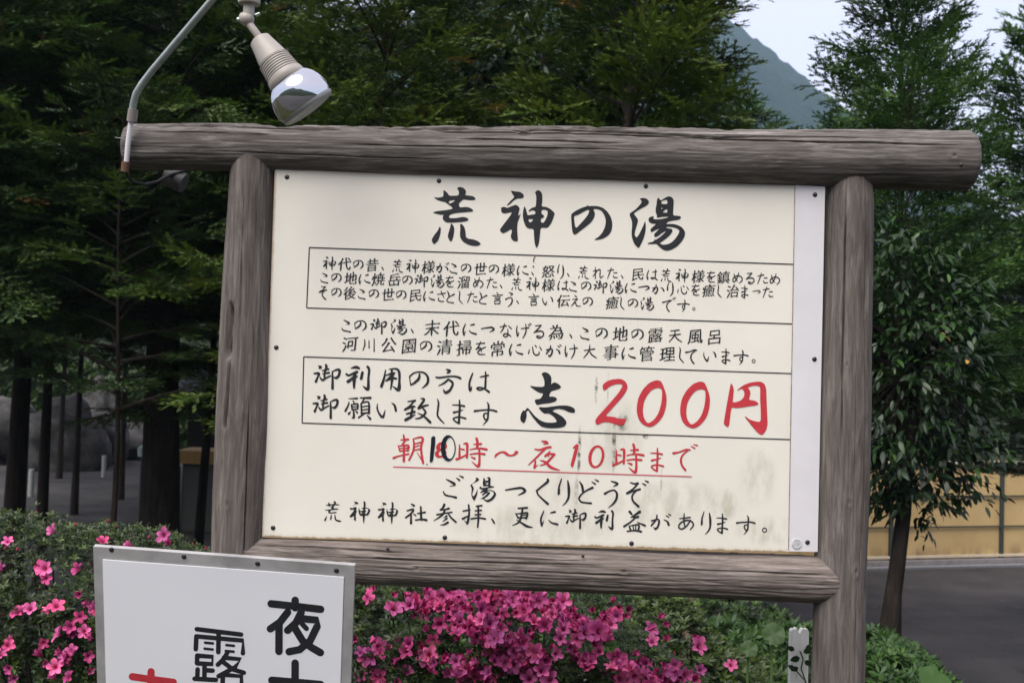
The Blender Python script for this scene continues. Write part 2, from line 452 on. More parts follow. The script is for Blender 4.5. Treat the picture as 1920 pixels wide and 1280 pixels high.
def log(name, P0, P1, radii, mat, seed, cracks=(), knots=(), nl=420, na=110, rough=1., flat0=True, parent=sign, rot=0.):
    """a log from P0 to P1; radii = [(t, r)]; local X runs along it, angle 0 faces the camera, 90 up (or left)"""
    rnd = random.Random(seed)
    P0, P1 = Vector(P0), Vector(P1); L = (P1 - P0).length; ax = (P1 - P0).normalized()
    fy = Vector((0, -1, 0)); fy = (fy - ax * fy.dot(ax)).normalized(); uz = fy.cross(ax) if abs(ax.x) > .7 else fy.cross(ax)
    if abs(ax.x) > .7 and uz.z < 0: uz = -uz
    ts = np.linspace(0, 1, nl); th = np.radians(np.concatenate([np.linspace(-98, 98, int(na * .86), endpoint=False), np.linspace(98, 262, na - int(na * .86), endpoint=False)]))
    rt = np.interp(ts, [a for a, b in radii], [b for a, b in radii])
    V = np.zeros((nl, na, 3))
    for i in range(nl):
        x = ts[i] * L
        cx = .004 * noise.noise(Vector((x * 2.2, seed, 0))); cz = .004 * noise.noise(Vector((x * 2.2, seed, 9)))
        e = min(x, L - x)
        er = 1 - .10 * max(0, 1 - e / .012) ** 2
        for k in range(na):
            a_ = th[k]; cs, sn = math.cos(a_), math.sin(a_)
            r = rt[i] * (1 + .028 * noise.noise(Vector((x * 3, cs * 1.1 + seed, sn * 1.1))))
            r += rough * .0016 * noise.noise(Vector((x * 5, cs * 9 + seed, sn * 9)))
            r += rough * .0009 * noise.noise(Vector((x * 22, cs * 20 + seed, sn * 20)))
            if rot and sn > .62:
                q_ = noise.noise(Vector((x * 7, a_ * 2.4, seed + 5))) + .7 * noise.noise(Vector((x * 26, a_ * 7, seed)))
                r += rot * min(1, (sn - .62) * 4) * (max(-.9, min(.15, q_ - .12)) ) * (1 if x < L * .72 else .35)
            V[i, k] = (x, cx + r * cs * er, cz + r * sn * er)
    thd = np.degrees(th)
    cracks = [(a0, a1, t0, t1, max(wd * 1.3, .0027), dp * 2.2) for a0, a1, t0, t1, wd, dp in cracks]
    for (a0, a1, t0, t1, wd, dp) in cracks:
        for i in range(nl):
            if t0 <= ts[i] <= t1:
                s_ = (ts[i] - t0) / (t1 - t0)
                ac = a0 + (a1 - a0) * s_ + 1.6 * noise.noise(Vector((ts[i] * L * 9, a0, seed)))
                env = min(1, 5 * s_, 5 * (1 - s_)) * (.7 + .5 * noise.noise(Vector((ts[i] * L * 14, a0, 5))))
                dist = np.abs((thd - ac + 180) % 360 - 180) * math.pi / 180 * rt[i]
                f = np.clip(1 - dist / wd, 0, 1) * dp * max(0, env)
                rr = np.hypot(V[i, :, 1], V[i, :, 2])
                V[i, :, 1:] *= (1 - f / rr)[:, None]
    for (a0, t0, sz, hgt) in knots:
        X = ts * L - t0 * L; D = ((thd - a0 + 180) % 360 - 180) * math.pi / 180 * rt.mean()
        d = np.hypot(X[:, None] / 1.5, D[None, :]) / sz
        f = hgt * (np.exp(-d ** 2) - 1.5 * np.exp(-(d * 2.6) ** 2))
        rr = np.hypot(V[:, :, 1], V[:, :, 2])
        V[:, :, 1:] *= (1 + f / rr)[:, :, None]
    V = V.reshape(-1, 3)
    i0 = np.arange(nl - 1)[:, None] * na; k0 = np.arange(na)[None, :]; k1 = (k0 + 1) % na
    F = np.stack([i0 + k0, i0 + k1, i0 + na + k1, i0 + na + k0], -1).reshape(-1, 4)
    n0 = len(V)
    V = np.vstack([V, [[-.002, 0, 0]], [[L + .002, 0, 0]]])
    me = bpy.data.meshes.new(name)
    caps = [(n0, (k + 1) % na, k) for k in range(na)] + [(n0 + 1, (nl - 1) * na + k, (nl - 1) * na + (k + 1) % na) for k in range(na)]
    me.from_pydata(V.tolist(), [], F.tolist() + caps)
    me.materials.append(mat); me.polygons.foreach_set('use_smooth', [True] * len(me.polygons))
    try: me.set_sharp_from_angle(angle=rad(38))
    except Exception: pass
    o = bpy.data.objects.new(name, me)
    R3 = Matrix((ax, fy, uz)).transposed()
    if R3.determinant() < 0: 
        me.flip_normals()
    o.matrix_basis = Matrix.Translation(P0) @ R3.to_4x4()
    # reflections are not representable by loc/rot/scale: keep a right-handed frame
    if R3.determinant() < 0:
        for v in me.vertices: v.co.z = -v.co.z
        me.flip_normals(); R3 = Matrix((ax, fy, -uz)).transposed(); 
    o.rotation_mode = 'QUATERNION'; o.rotation_quaternion = R3.to_quaternion(); o.location = P0; o.scale = (1, 1, 1)
    link(o, parent)
    return o

B0, B1 = at(240, 276, SY), at(1817, 303, SY)
log('top_beam', B0, B1, [(0, .056), (.25, .060), (.5, .068), (.8, .072), (1, .075)], W_TOP, 3, rot=.011,
    cracks=[(42, 17, .34, 1.0, .0022, .008), (52, 33, .40, .74, .0030, .010), (60, 55, .05, .27, .005, .010), (55, 58, .28, .47, .004, .010), (62, 52, .47, .60, .006, .012), (57, 52, .78, .97, .0016, .004),
            (4, -2, .25, .62, .0011, .003), (30, 24, .02, .20, .0018, .003), (33, 37, .62, .80, .0014, .004), (-22, -26, .1, .4, .0010, .002), (40, 34, .66, .92, .0013, .004), (22, 12, .36, .60, .0012, .003), (48, 44, .13, .24, .003, .007)],
    knots=[(-2, .967, .010, .003), (38, .47, .014, -.005), (46, .30, .010, -.003)], nl=620, na=150, rough=.7)
pl0, pl1 = at(475, 272, SY), at(436, 1280, SY); pdv = (pl1 - pl0).normalized(); pl1 = pl0 + pdv * ((pl0.z + .25) / -pdv.z)
log('post', pl0, pl1, [(0, .052), (.08, .0575), (.2, .064), (.30, .0665), (.45, .063), (1, .066)], W_POST, 11,
    cracks=[(-24, -24, .165, .225, .009, .016), (-20, -23, .22, .30, .004, .008), (26, 33, .25, .60, .0022, .007), (-5, 2, .03, .2, .0012, .002)], knots=[(-12, .37, .012, .003), (-25, .29, .02, .003)], nl=420, na=130)
pr0, pr1 = at(1594, 318, SY), at(1570, 1280, SY); pdv = (pr1 - pr0).normalized(); pr1 = pr0 + pdv * ((pr0.z + .25) / -pdv.z)
log('post', pr0, pr1, [(0, .049), (.035, .057), (.25, .062), (.4, .061), (.6, .064), (1, .066)], W_POST, 17,
    cracks=[(-27, -24, .0, .30, .0016, .006), (24, 38, .05, .42, .0018, .007), (22, 20, .42, .75, .0018, .006), (5, 9, .2, .4, .001, .002)],
    knots=[(-4, .345, .010, .004), (18, .415, .011, .004), (-15, .205, .008, .003), (32, .255, .009, .003), (-30, .42, .012, .002)], nl=420, na=130)
bb0, bb1 = at(445, 1045, SY - .003), at(1579, 1087, SY - .003)
log('bottom_beam', bb0, bb1, [(0, .054), (.35, .052), (.7, .054), (.95, .057), (1, .052)], W_PALE, 23,
    cracks=[(20, 26, .14, .62, .0014, .005), (48, 42, .0, .3, .002, .005), (4, 1, .25, .7, .0010, .003), (24, 22, .64, .97, .0012, .004), (58, 55, .2, .6, .002, .004), (38, 36, .38, .58, .0011, .003)],
    knots=[(0, .30, .012, .003), (12, .635, .012, .004), (6, .17, .008, .003)], nl=460, na=120, rough=1.4)

# --- board panel
BO = at(508, 320, 2.5); 
TL, TR, BR, BL = at(515, 317, 2.5), at(1547, 350, 2.5), at(1533, 1038, 2.5), at(491, 1007, 2.5)
cxp = (TL + TR + BR + BL) / 4
t = NT('cream_panel', .5, .35)
v = t.co(); sx = t.n('SeparateXYZ'); t.l(v, sx.inputs[0]); X, Z = sx.outputs[0], sx.outputs[2]
n1 = t.noise(t.co(), 3, 5, .6); n2 = t.noise(t.co((38, 1, 5)), 1.0, 7, .8); n3 = t.noise(t.co(), 45, 6, .7); n4 = t.noise(t.co((16, 1, 7)), 1.3, 5, .65)
c = t.ramp(n1, [(.3, (.655, .625, .545)), (.7, (.715, .68, .60))])
def spot(x0, z0, rx, rz):      # soft elliptical region in panel metres
    dx = t.math('DIVIDE', t.math('SUBTRACT', X, x0), rx); dz = t.math('DIVIDE', t.math('SUBTRACT', Z, z0), rz)
    return t.rng(t.math('ADD', t.math('MULTIPLY', dx, dx), t.math('MULTIPLY', dz, dz)), 1., .0)
def pz(px, py):
    p = at(px, py, 2.5); return p.x - cxp.x, p.z - cxp.z
def streak(px0, py0, px1, py1, wpx, pw=1.):
    x0, z0 = pz((px0 + px1) / 2, (py0 + py1) / 2)
    return spot(x0, z0, wpx / 760., abs(py1 - py0) / 2 / 760.)
dg = None
for (args, stren) in (((1252, 890, 1262, 1000, 150), .55), ((1060, 860, 1060, 1010, 70), .35), ((1150, 730, 1150, 900, 70), .45), ((1420, 830, 1420, 960, 45), .55), ((1365, 910, 1365, 980, 22), .8), ((1440, 960, 1440, 1030, 70), .6), ((1000, 940, 1000, 1030, 200), .45)):
    s_ = t.math('MULTIPLY', streak(*args), stren); dg = s_ if dg is None else t.math('MAXIMUM', dg, s_)
dg = t.math('MULTIPLY', dg, t.rng(n4, .36, .68))
c = t.mix(dg, c, (.36, .34, .25))
bk = None
for args, stren in (((1117, 700, 1119, 760, 4), 1.), ((1086, 790, 1086, 905, 4.5), 1.), ((1150, 770, 1152, 900, 5), .9), ((1168, 770, 1168, 812, 14), .8), ((1210, 812, 1214, 824, 10), 1.), ((1082, 880, 1080, 960, 5), .5), ((1140, 690, 1140, 760, 2.5), .5), ((1240, 870, 1240, 930, 3), .4)):
    s_ = t.math('MULTIPLY', streak(*args), stren); bk = s_ if bk is None else t.math('MAXIMUM', bk, s_)
bk = t.math('MULTIPLY', bk, t.rng(n3, .38, .60))
c = t.mix(bk, c, (.05, .05, .04))
sp = t.math('MULTIPLY', t.rng(n3, .70, .76), t.math('MULTIPLY', streak(1250, 700, 1250, 1060, 320), .7))
c = t.mix(sp, c, (.12, .12, .09))
# brown weathering that creeps up from the lower edge
edge = t.math('ADD', Z, t.math('MULTIPLY', t.math('SUBTRACT', n2, .5), .020))
c = t.mix(t.rng(edge, -.4470, -.4510), c, (.20, .12, .06))
c = t.mix(t.math('MULTIPLY', t.rng(edge, -.436, -.456), .4), c, (.42, .34, .20))
edx = t.math('ADD', X, t.math('MULTIPLY', t.math('SUBTRACT', n3, .5), .008))
c = t.mix(t.math('MULTIPLY', t.rng(edx, -.676, -.683), .8), c, (.28, .17, .09))
t.col(c)
CREAM = t.m
def quad_plate(name, a, b, c_, d, th, mat, parent, **k):
    vs = [Vector(p) for p in (a, b, c_, d)]; n_ = (vs[1] - vs[0]).cross(vs[3] - vs[0]).normalized()
    if n_.y > 0: n_ = -n_
    o3 = sum(vs, Vector()) / 4
    loc = Vector(cxp) if name == 'panel' else o3
    mb = MB(); mb.add([p - loc for p in vs] + [p - n_ * th - loc for p in vs], [(0, 1, 2, 3), (7, 6, 5, 4), (0, 4, 5, 1), (1, 5, 6, 2), (2, 6, 7, 3), (3, 7, 4, 0)])
    me = mb.mesh(name, mat)
    import bmesh
    bm = bmesh.new(); bm.from_mesh(me); bmesh.ops.recalc_face_normals(bm, faces=bm.faces); bm.to_mesh(me); bm.free()
    return obj(name, me, parent, loc=loc, **k)
panel = quad_plate('panel', TL, at(1491, 348, 2.5), at(1479, 1038, 2.5), BL, .008, CREAM, sign)
strip = quad_plate('edge_strip', at(1491.3, 347, 2.4985), at(1547, 350, 2.4985), at(1533, 1034, 2.4985), at(1479.3, 1033, 2.4985), .009, WHITEP, sign, label='pale grey strip closing the right side of the panel')
mb = MB(); a_, b_ = at(1490.6, 350, 2.4975), at(1478.6, 1031, 2.4975)
mb.add([a_ + Vector((-.0011, 0, 0)), a_ + Vector((.0008, 0, 0)), b_ + Vector((.0008, 0, 0)), b_ + Vector((-.0011, 0, 0))], [(0, 3, 2, 1)])
mb.build('seam', simple('brown_seam', (.26, .19, .15), .8, .2, var=.5, sc=40), sign)
DSCREW = [(538, 332), (823, 339), (1211, 349), (1528, 365), (518, 651), (1527, 673), (512, 989), (834, 1007), (1184, 1018), (1514, 1016)]
def dome(name, p, r, d, mat, parent):
    mb = MB(); mb.lathe(p, d, [(-.001, r * 1.0), (.0006, r), (.0016, r * .8), (.0022, r * .35), (.0023, .0002)], 12)
    return mb.build(name, mat, parent, smooth=True)
for px, py in DSCREW:
    dome('screw', at(px, py, 2.4995 if px < 1490 else 2.498), .0058, (0, -1, 0), SCREW, sign)
for px, py, Y in ((727, 1028, 2.474), (1093, 1042, 2.471), (1802, 309, 2.448), (1603, 781, 2.462)):
    dome('nail', at(px, py, Y), .0042, (0, -1, 0), SCREW, sign)
mb = MB(); p = at(1494, 1019, 2.4975)
mb.lathe(p, (0, -1, 0), [(-.001, .0128), (.001, .0122), (.0012, .0095), (.0004, .009), (.0004, .0002)], 20); mb.build('hole_cap', simple('cap_grey', (.45, .45, .46), .5, .4, sc=200, var=.4), strip)

# ------------------------------------------------------------------ lettering
def to_board(px, py):
    p = at(px, py, 2.5); return p.x, p.z
def chaikin(P, q=.2):
    out = []
    for i in range(len(P)):
        a_, b_ = P[i], P[(i + 1) % len(P)]
        out.append((a_[0] + (b_[0] - a_[0]) * q, a_[1] + (b_[1] - a_[1]) * q))
        out.append((a_[0] + (b_[0] - a_[0]) * (1 - q), a_[1] + (b_[1] - a_[1]) * (1 - q)))
    return out
from mathutils.geometry import delaunay_2d_cdt
def fill(name, contours, mat, parent, Y, frame=None, nonzero=False, **k):
    """closed 2D loops -> one flat mesh standing at depth Y, or in the given frame (origin, u, v, n)"""
    sc_ = 100.
    vs = []; es = []
    for P in contours:
        n0 = len(vs); vs += [Vector((x * sc_, y * sc_)) for x, y in P]; es += [(n0 + i, n0 + (i + 1) % len(P)) for i in range(len(P))]
    VV, _, FF, *_r = delaunay_2d_cdt(vs, es, [], 0, 1e-5)
    T_ = np.array([[VV[i][:] for i in f] for f in FF]); cen = T_.mean(1)
    A_ = np.array([vs[a][:] for a, b in es]); B_ = np.array([vs[b][:] for a, b in es])
    px_, py_ = cen[:, :1], cen[:, 1:]
    upw = (A_[None, :, 1] <= py_) & (B_[None, :, 1] > py_); dnw = (A_[None, :, 1] > py_) & (B_[None, :, 1] <= py_)
    dy_ = (B_ - A_)[None, :, 1]; xi = A_[None, :, 0] + (py_ - A_[None, :, 1]) / np.where(dy_ == 0, 1, dy_) * (B_ - A_)[None, :, 0]
    wn = ((upw & (xi > px_)).astype(int) - (dnw & (xi > px_)).astype(int)).sum(1)
    keep = wn != 0 if nonzero else wn % 2 != 0
    ar = np.abs(np.cross(T_[:, 1] - T_[:, 0], T_[:, 2] - T_[:, 0])) > 1e-9
    fs = [tuple(f) for f, q_ in zip(FF, keep & ar) if q_]
    used = sorted({i for f in fs for i in f}); rm = {a: i for i, a in enumerate(used)}
    V = np.array([VV[i][:] for i in used]) / sc_
    if frame is None: W = np.stack([V[:, 0], np.full(len(V), Y), V[:, 1]], 1)
    else:
        o_, u_, v_, n_ = [np.array(q_) for q_ in frame]; W = o_ + V[:, :1] * u_ + V[:, 1:2] * v_ + n_ * Y
    me = bpy.data.meshes.new(name); me.from_pydata(W.tolist(), [], [[rm[i] for i in f] for f in fs]); me.materials.append(mat)
    return obj(name, me, parent, **k)

_font_cache = {}
def glyph(ch):
    """outline loops of a character in em units, from Blender's built-in font"""
    if ch in _font_cache: return _font_cache[ch]
    cu = bpy.data.curves.new('glyph', 'FONT'); cu.body = ch; cu.size = 1
    o = bpy.data.objects.new('glyph', cu); C.objects.link(o)
    dg_ = bpy.context.evaluated_depsgraph_get(); dg_.update()
    cv = o.evaluated_get(dg_).to_curve(dg_)
    loops = []
    for s_ in cv.splines:
        bp_ = s_.bezier_points; P = []
        n = len(bp_)
        for i in range(n):
            a_, b_ = bp_[i], bp_[(i + 1) % n]
            p0, p1, p2, p3 = a_.co, a_.handle_right, b_.handle_left, b_.co
            straight = (p1 - p0).cross(p3 - p0).length + (p2 - p0).cross(p3 - p0).length < 1e-5
            m = 1 if straight else 4
            for k_ in range(m):
                u_ = k_ / m; q_ = p0 * (1 - u_) ** 3 + p1 * 3 * u_ * (1 - u_) ** 2 + p2 * 3 * u_ * u_ * (1 - u_) + p3 * u_ ** 3
                if not P or math.hypot(P[-1][0] - q_.x, P[-1][1] - q_.y) > 1e-4: P.append((q_.x, q_.y))
        if len(P) > 2: loops.append(P)
    o.to_curve_clear(); bpy.data.objects.remove(o); bpy.data.curves.remove(cu)
    _font_cache[ch] = loops
    return loops
def brushify(loops, weight=1., slant=.13):
    """turn even gothic strokes into brush strokes: pressed starts, tapered ends, lighter horizontals, rising to the right"""
    xs_ = [p[0] for P in loops for p in P]; ys_ = [p[1] for P in loops for p in P]
    cx, cy = (min(xs_) + max(xs_)) / 2, (min(ys_) + max(ys_)) / 2
    area = lambda P: sum(P[i][0] * P[(i + 1) % len(P)][1] - P[(i + 1) % len(P)][0] * P[i][1] for i in range(len(P))) / 2
    big = max(loops, key=lambda P: abs(area(P))); sgn = 1 if area(big) > 0 else -1
    out = []
    for P in loops:
        n = len(P); Q = []
        capi = {}
        for i in range(n):
            p0, p1, p2, p3 = [Vector(P[(i + d) % n]) for d in (-1, 0, 1, 2)]
            e = p2 - p1
            if .03 < e.length < .125 and (p1 - p0).length > .055 and (p3 - p2).length > .055:
                a_, b_, c2 = (p1 - p0).normalized(), e.normalized(), (p3 - p2).normalized()
                t1, t2 = (a_.x * b_.y - a_.y * b_.x) * sgn, (b_.x * c2.y - b_.y * c2.x) * sgn
                if t1 > .8 and t2 > .8 and a_.dot(c2) < -.8:
                    capi[i] = (a_ - c2).normalized()
        i = 0
        for i in range(n):
            if (i - 1) % n in capi: continue
            p = Vector(P[i])
            if i in capi:
                q_ = Vector(P[(i + 1) % n]); d = capi[i]; m = (p + q_) / 2; h = (q_ - p) / 2; wl = h.length
                if d.y < -.5 or (d.x < -.3 and d.y < .2):       # ends falling down or sweeping left: taper
                    Q += [m - d * wl * 2.6 - h * 1.1, m - d * wl * .6 - h * .8, m + d * wl * 1.5 - h * .1, m - d * wl * .4 + h * .5, m - d * wl * 2.4 + h * 1.0] if d.y < -.5 else \
                         [m - d * wl * 2.0 - h * 1.05, m + d * wl * 1.3 - h * .1, m + d * wl * 1.35 + h * .2, m - d * wl * 1.8 + h * .9]
                elif d.x > .4:                                     # right end: pressed
                    Q += [m - d * wl * 2.4 - h * .8, m - d * wl * .5 - h * 1.35, m + d * wl * .7 - h * .7, m + d * wl * 1.0 + h * .5, m - d * wl * .3 + h * 1.9, m - d * wl * 2.4 + h * .8]
                else:                                              # top start: angled entry
                    Q += [m - d * wl * 1.6 - h * 1.0, m + d * wl * .1 - h * 1.3, m + d * wl * 1.0 - h * .3, m + d * wl * .2 + h * 1.2, m - d * wl * 1.4 + h * 1.0]
            else: Q.append(p)
        n = len(Q); R_ = []
        for i in range(n):
            a_, b_, c2 = Q[i - 1], Q[i], Q[(i + 1) % n]
            tg = (c2 - a_); tg = tg.normalized() if tg.length > 1e-9 else Vector((1, 0))
            nn = Vector((tg.y, -tg.x)) * sgn
            off = .017 * abs(nn.x) * weight - .010 * abs(nn.y) + .005 * (weight - 1)
            p = b_ + nn * off
            x, y = p.x - cx, p.y - cy
            y += slant * x - .10 * x * x * (1 if x > 0 else .4)
            x += .05 * y
            x += .010 * math.sin(9 * y + 3 * x); y += .008 * math.sin(8 * x + 1)
            R_.append((x, y))
        out.append(R_)
    return out
ARA = [[(120,270),(180,282),(245,275),(288,258),(285,145),(330,175),(365,210),(388,250),(550,245),(555,170),(520,125),(545,102),(590,98),(640,120),(675,165),(672,205),(655,238),(730,245),(800,258),(838,290),(828,318),(760,322),(700,318),(625,308),(590,340),(550,385),(560,430),(580,450),(680,438),(745,455),(800,495),(785,518),(700,525),(600,532),(480,545),(400,570),(378,605),(395,632),(500,632),(620,608),(690,625),(722,652),(690,680),(600,695),(470,705),(340,705),(290,670),(272,630),(285,585),(300,570),(235,572),(90,535),(200,508),(330,495),(455,470),(420,430),(370,395),(320,355),(270,345),(180,320)],
 [(385,330),(495,318),(465,350),(420,375),(380,385)],
 [(228,770),(245,820),(235,900),(200,1010),(125,1085),(80,1010),(130,920),(190,850),(215,790)],
 [(425,718),(465,770),(475,830),(460,940),(430,1020),(405,1032),(360,950),(375,880),(400,800),(412,740)],
 [(570,735),(605,730),(650,790),(668,880),(672,960),(720,985),(800,995),(880,1025),(932,1070),(890,1102),(800,1108),(700,1080),(620,1030),(578,970),(570,900),(578,810)]]
KAMI = [[(270,70),(350,90),(440,95),(500,135),(518,180),(490,212),(385,220),(330,250),(270,310),(208,355),(202,340),(260,270),(310,225),(340,190),(300,130)],
 [(90,390),(130,375),(180,380),(205,395),(290,360),(370,330),(440,390),(420,470),(408,535),(430,530),(462,490),(430,580),(400,650),(390,760),(395,870),(405,1000),(380,1010),(320,1000),(280,955),(272,900),(290,850),(292,800),(270,785),(200,830),(130,862),(80,825),(72,790),(130,710),(200,620),(260,540),(300,470),(230,480),(150,495),(100,470)],
 [(528,355),(550,410),(570,480),(585,530),(640,520),(700,512),(730,500),(718,440),(650,435),(595,468),(620,420),(680,385),(735,372),(745,200),(735,140),(715,110),(770,60),(830,90),(855,150),(855,260),(840,365),(920,372),(1000,410),(1085,485),(1060,570),(1020,670),(965,745),(920,762),(870,752),(820,765),(810,900),(790,1050),(750,1140),(715,1060),(700,900),(695,775),(600,772),(550,735),(510,640),(492,530),(505,420)],
 [(840,425),(920,425),(955,450),(950,520),(920,600),(880,665),(845,665),(825,640),(830,585),(870,575),(890,545),(865,515),(835,500)],
 [(590,595),(695,598),(660,645),(618,665)]]
NO = [[(595,210),(620,238),(740,228),(880,238),(1000,280),(1110,370),(1200,500),(1245,630),(1250,770),(1225,900),(1150,1010),(1020,1090),(900,1125),(780,1135),(790,1110),(880,1060),(980,950),(1050,810),(1082,650),(1060,520),(1000,400),(930,335),(830,305),(735,318),(775,380),(790,445),(760,550),(690,660),(560,770),(400,890),(300,970),(235,1000),(190,930),(170,780),(150,470),(190,420),(300,345),(450,275),(570,240)],
 [(225,495),(340,465),(440,410),(540,350),(630,325),(640,370),(600,470),(500,600),(380,730),(300,815),(265,790),(245,700)]]
YU = [[(310,130),(400,120),(460,140),(500,190),(490,235),(430,285),(300,350),(215,410),(195,435),(230,480),(275,540),(278,590),(250,680),(220,780),(208,860),(250,915),(300,850),(350,750),(390,660),(420,580),(435,650),(430,780),(400,900),(350,1020),(300,1115),(270,1110),(200,1030),(155,900),(150,800),(162,680),(160,580),(105,445),(140,410),(220,360),(300,280),(355,205),(345,170)],
 [(685,108),(735,175),(800,130),(880,88),(940,95),(985,140),(995,200),(985,330),(980,470),(1060,475),(1130,485),(1140,515),(1100,555),(980,570),(880,590),(835,645),(950,635),(1060,655),(1160,705),(1220,790),(1215,880),(1160,980),(1070,1080),(960,1150),(860,1175),(780,1155),(700,1090),(650,1035),(560,1038),(470,1040),(480,1018),(560,1000),(610,975),(600,940),(630,960),(720,900),(800,830),(840,785),(820,780),(740,835),(680,880),(620,905),(598,870),(610,830),(680,765),(710,725),(640,755),(540,808),(525,745),(580,695),(650,635),(560,632),(510,605),(485,560),(500,515),(550,490),(600,485),(580,540),(660,550),(780,535),(880,510),(885,490),(770,495),(650,515),(660,470),(635,410),(630,350),(650,250),(660,150)],
 [(745,190),(800,160),(865,155),(868,245),(745,240)], [(745,310),(780,325),(745,350)], [(765,410),(820,355),(868,340),(865,405),(850,415)],
 [(830,712),(860,692),(960,700),(1050,720),(1110,770),(1095,830),(1030,930),(950,1010),(860,1050),(770,1055),(705,1025),(800,960),(900,880),(970,790),(960,740),(880,725)]]
KOKORO = [[(540,100),(600,68),(670,90),(720,150),(728,210),(720,305),(745,275),(790,258),(860,290),(908,345),(880,375),(800,400),(715,425),(690,480),(685,525),(760,520),(820,545),(830,580),(790,615),(700,640),(560,655),(460,678),(430,640),(418,590),(440,575),(520,565),(560,510),(575,460),(520,455),(440,415),(330,335),(345,325),(450,342),(560,345),(600,325),(598,230),(575,160)],
 [(210,770),(232,790),(285,722),(330,770),(420,880),(520,960),(620,1000),(740,1005),(820,995),(822,960),(770,890),(680,828),(600,835),(550,800),(495,740),(500,715),(620,722),(740,705),(860,688),(1000,685),(1090,705),(1150,740),(1168,790),(1140,825),(1040,805),(960,765),(870,745),(790,755),(740,790),(830,830),(930,890),(1000,970),(1005,1020),(970,1070),(900,1095),(760,1105),(640,1100),(540,1075),(460,1000),(380,900),(320,810),(300,770),(262,800),(272,880),(245,980),(215,1015),(160,970),(150,910),(170,830)]]
TWO = [[(300,215),(360,160),(460,115),(600,98),(690,115),(750,170),(775,240),(760,310),(700,410),(600,530),(480,660),(350,800),(420,812),(520,820),(600,850),(680,855),(752,850),(730,920),(690,965),(630,985),(560,965),(480,935),(390,915),(300,922),(210,972),(170,950),(162,880),(210,810),(330,680),(480,510),(600,370),(665,265),(680,220),(640,195),(560,195),(450,235),(380,285),(335,328),(305,290)]]
ZERO = [[(1330,120),(1410,145),(1450,230),(1500,370),(1515,480),(1500,640),(1450,800),(1350,930),(1240,1005),(1170,1010),(1070,970),(990,880),(950,750),(948,620),(980,450),(1070,290),(1190,170)], [(1350,265),(1420,290),(1430,380),(1415,560),(1360,750),(1280,870),(1190,935),(1140,930),(1080,840),(1060,700),(1080,540),(1150,400),(1240,300)]]
YEN = [[(298,165),(340,240),(352,310),(340,420),(330,515),(345,535),(420,520),(490,490),(540,430),(550,360),(530,300),(490,275),(400,325),(450,270),(530,215),(640,170),(760,150),(850,148),(920,190),(950,280),(955,450),(965,700),(978,930),(950,1040),(890,1125),(850,1130),(780,1080),(680,960),(600,860),(552,795),(570,790),(650,850),(760,885),(850,890),(850,700),(838,480),(840,300),(835,240),(780,220),(690,225),(605,258),(650,310),(660,370),(640,440),(630,485),(720,495),(780,520),(812,560),(770,585),(650,600),(500,625),(400,635),(325,620),(305,650),(285,780),(268,940),(245,992),(165,935),(175,850),(210,640),(255,390)]]
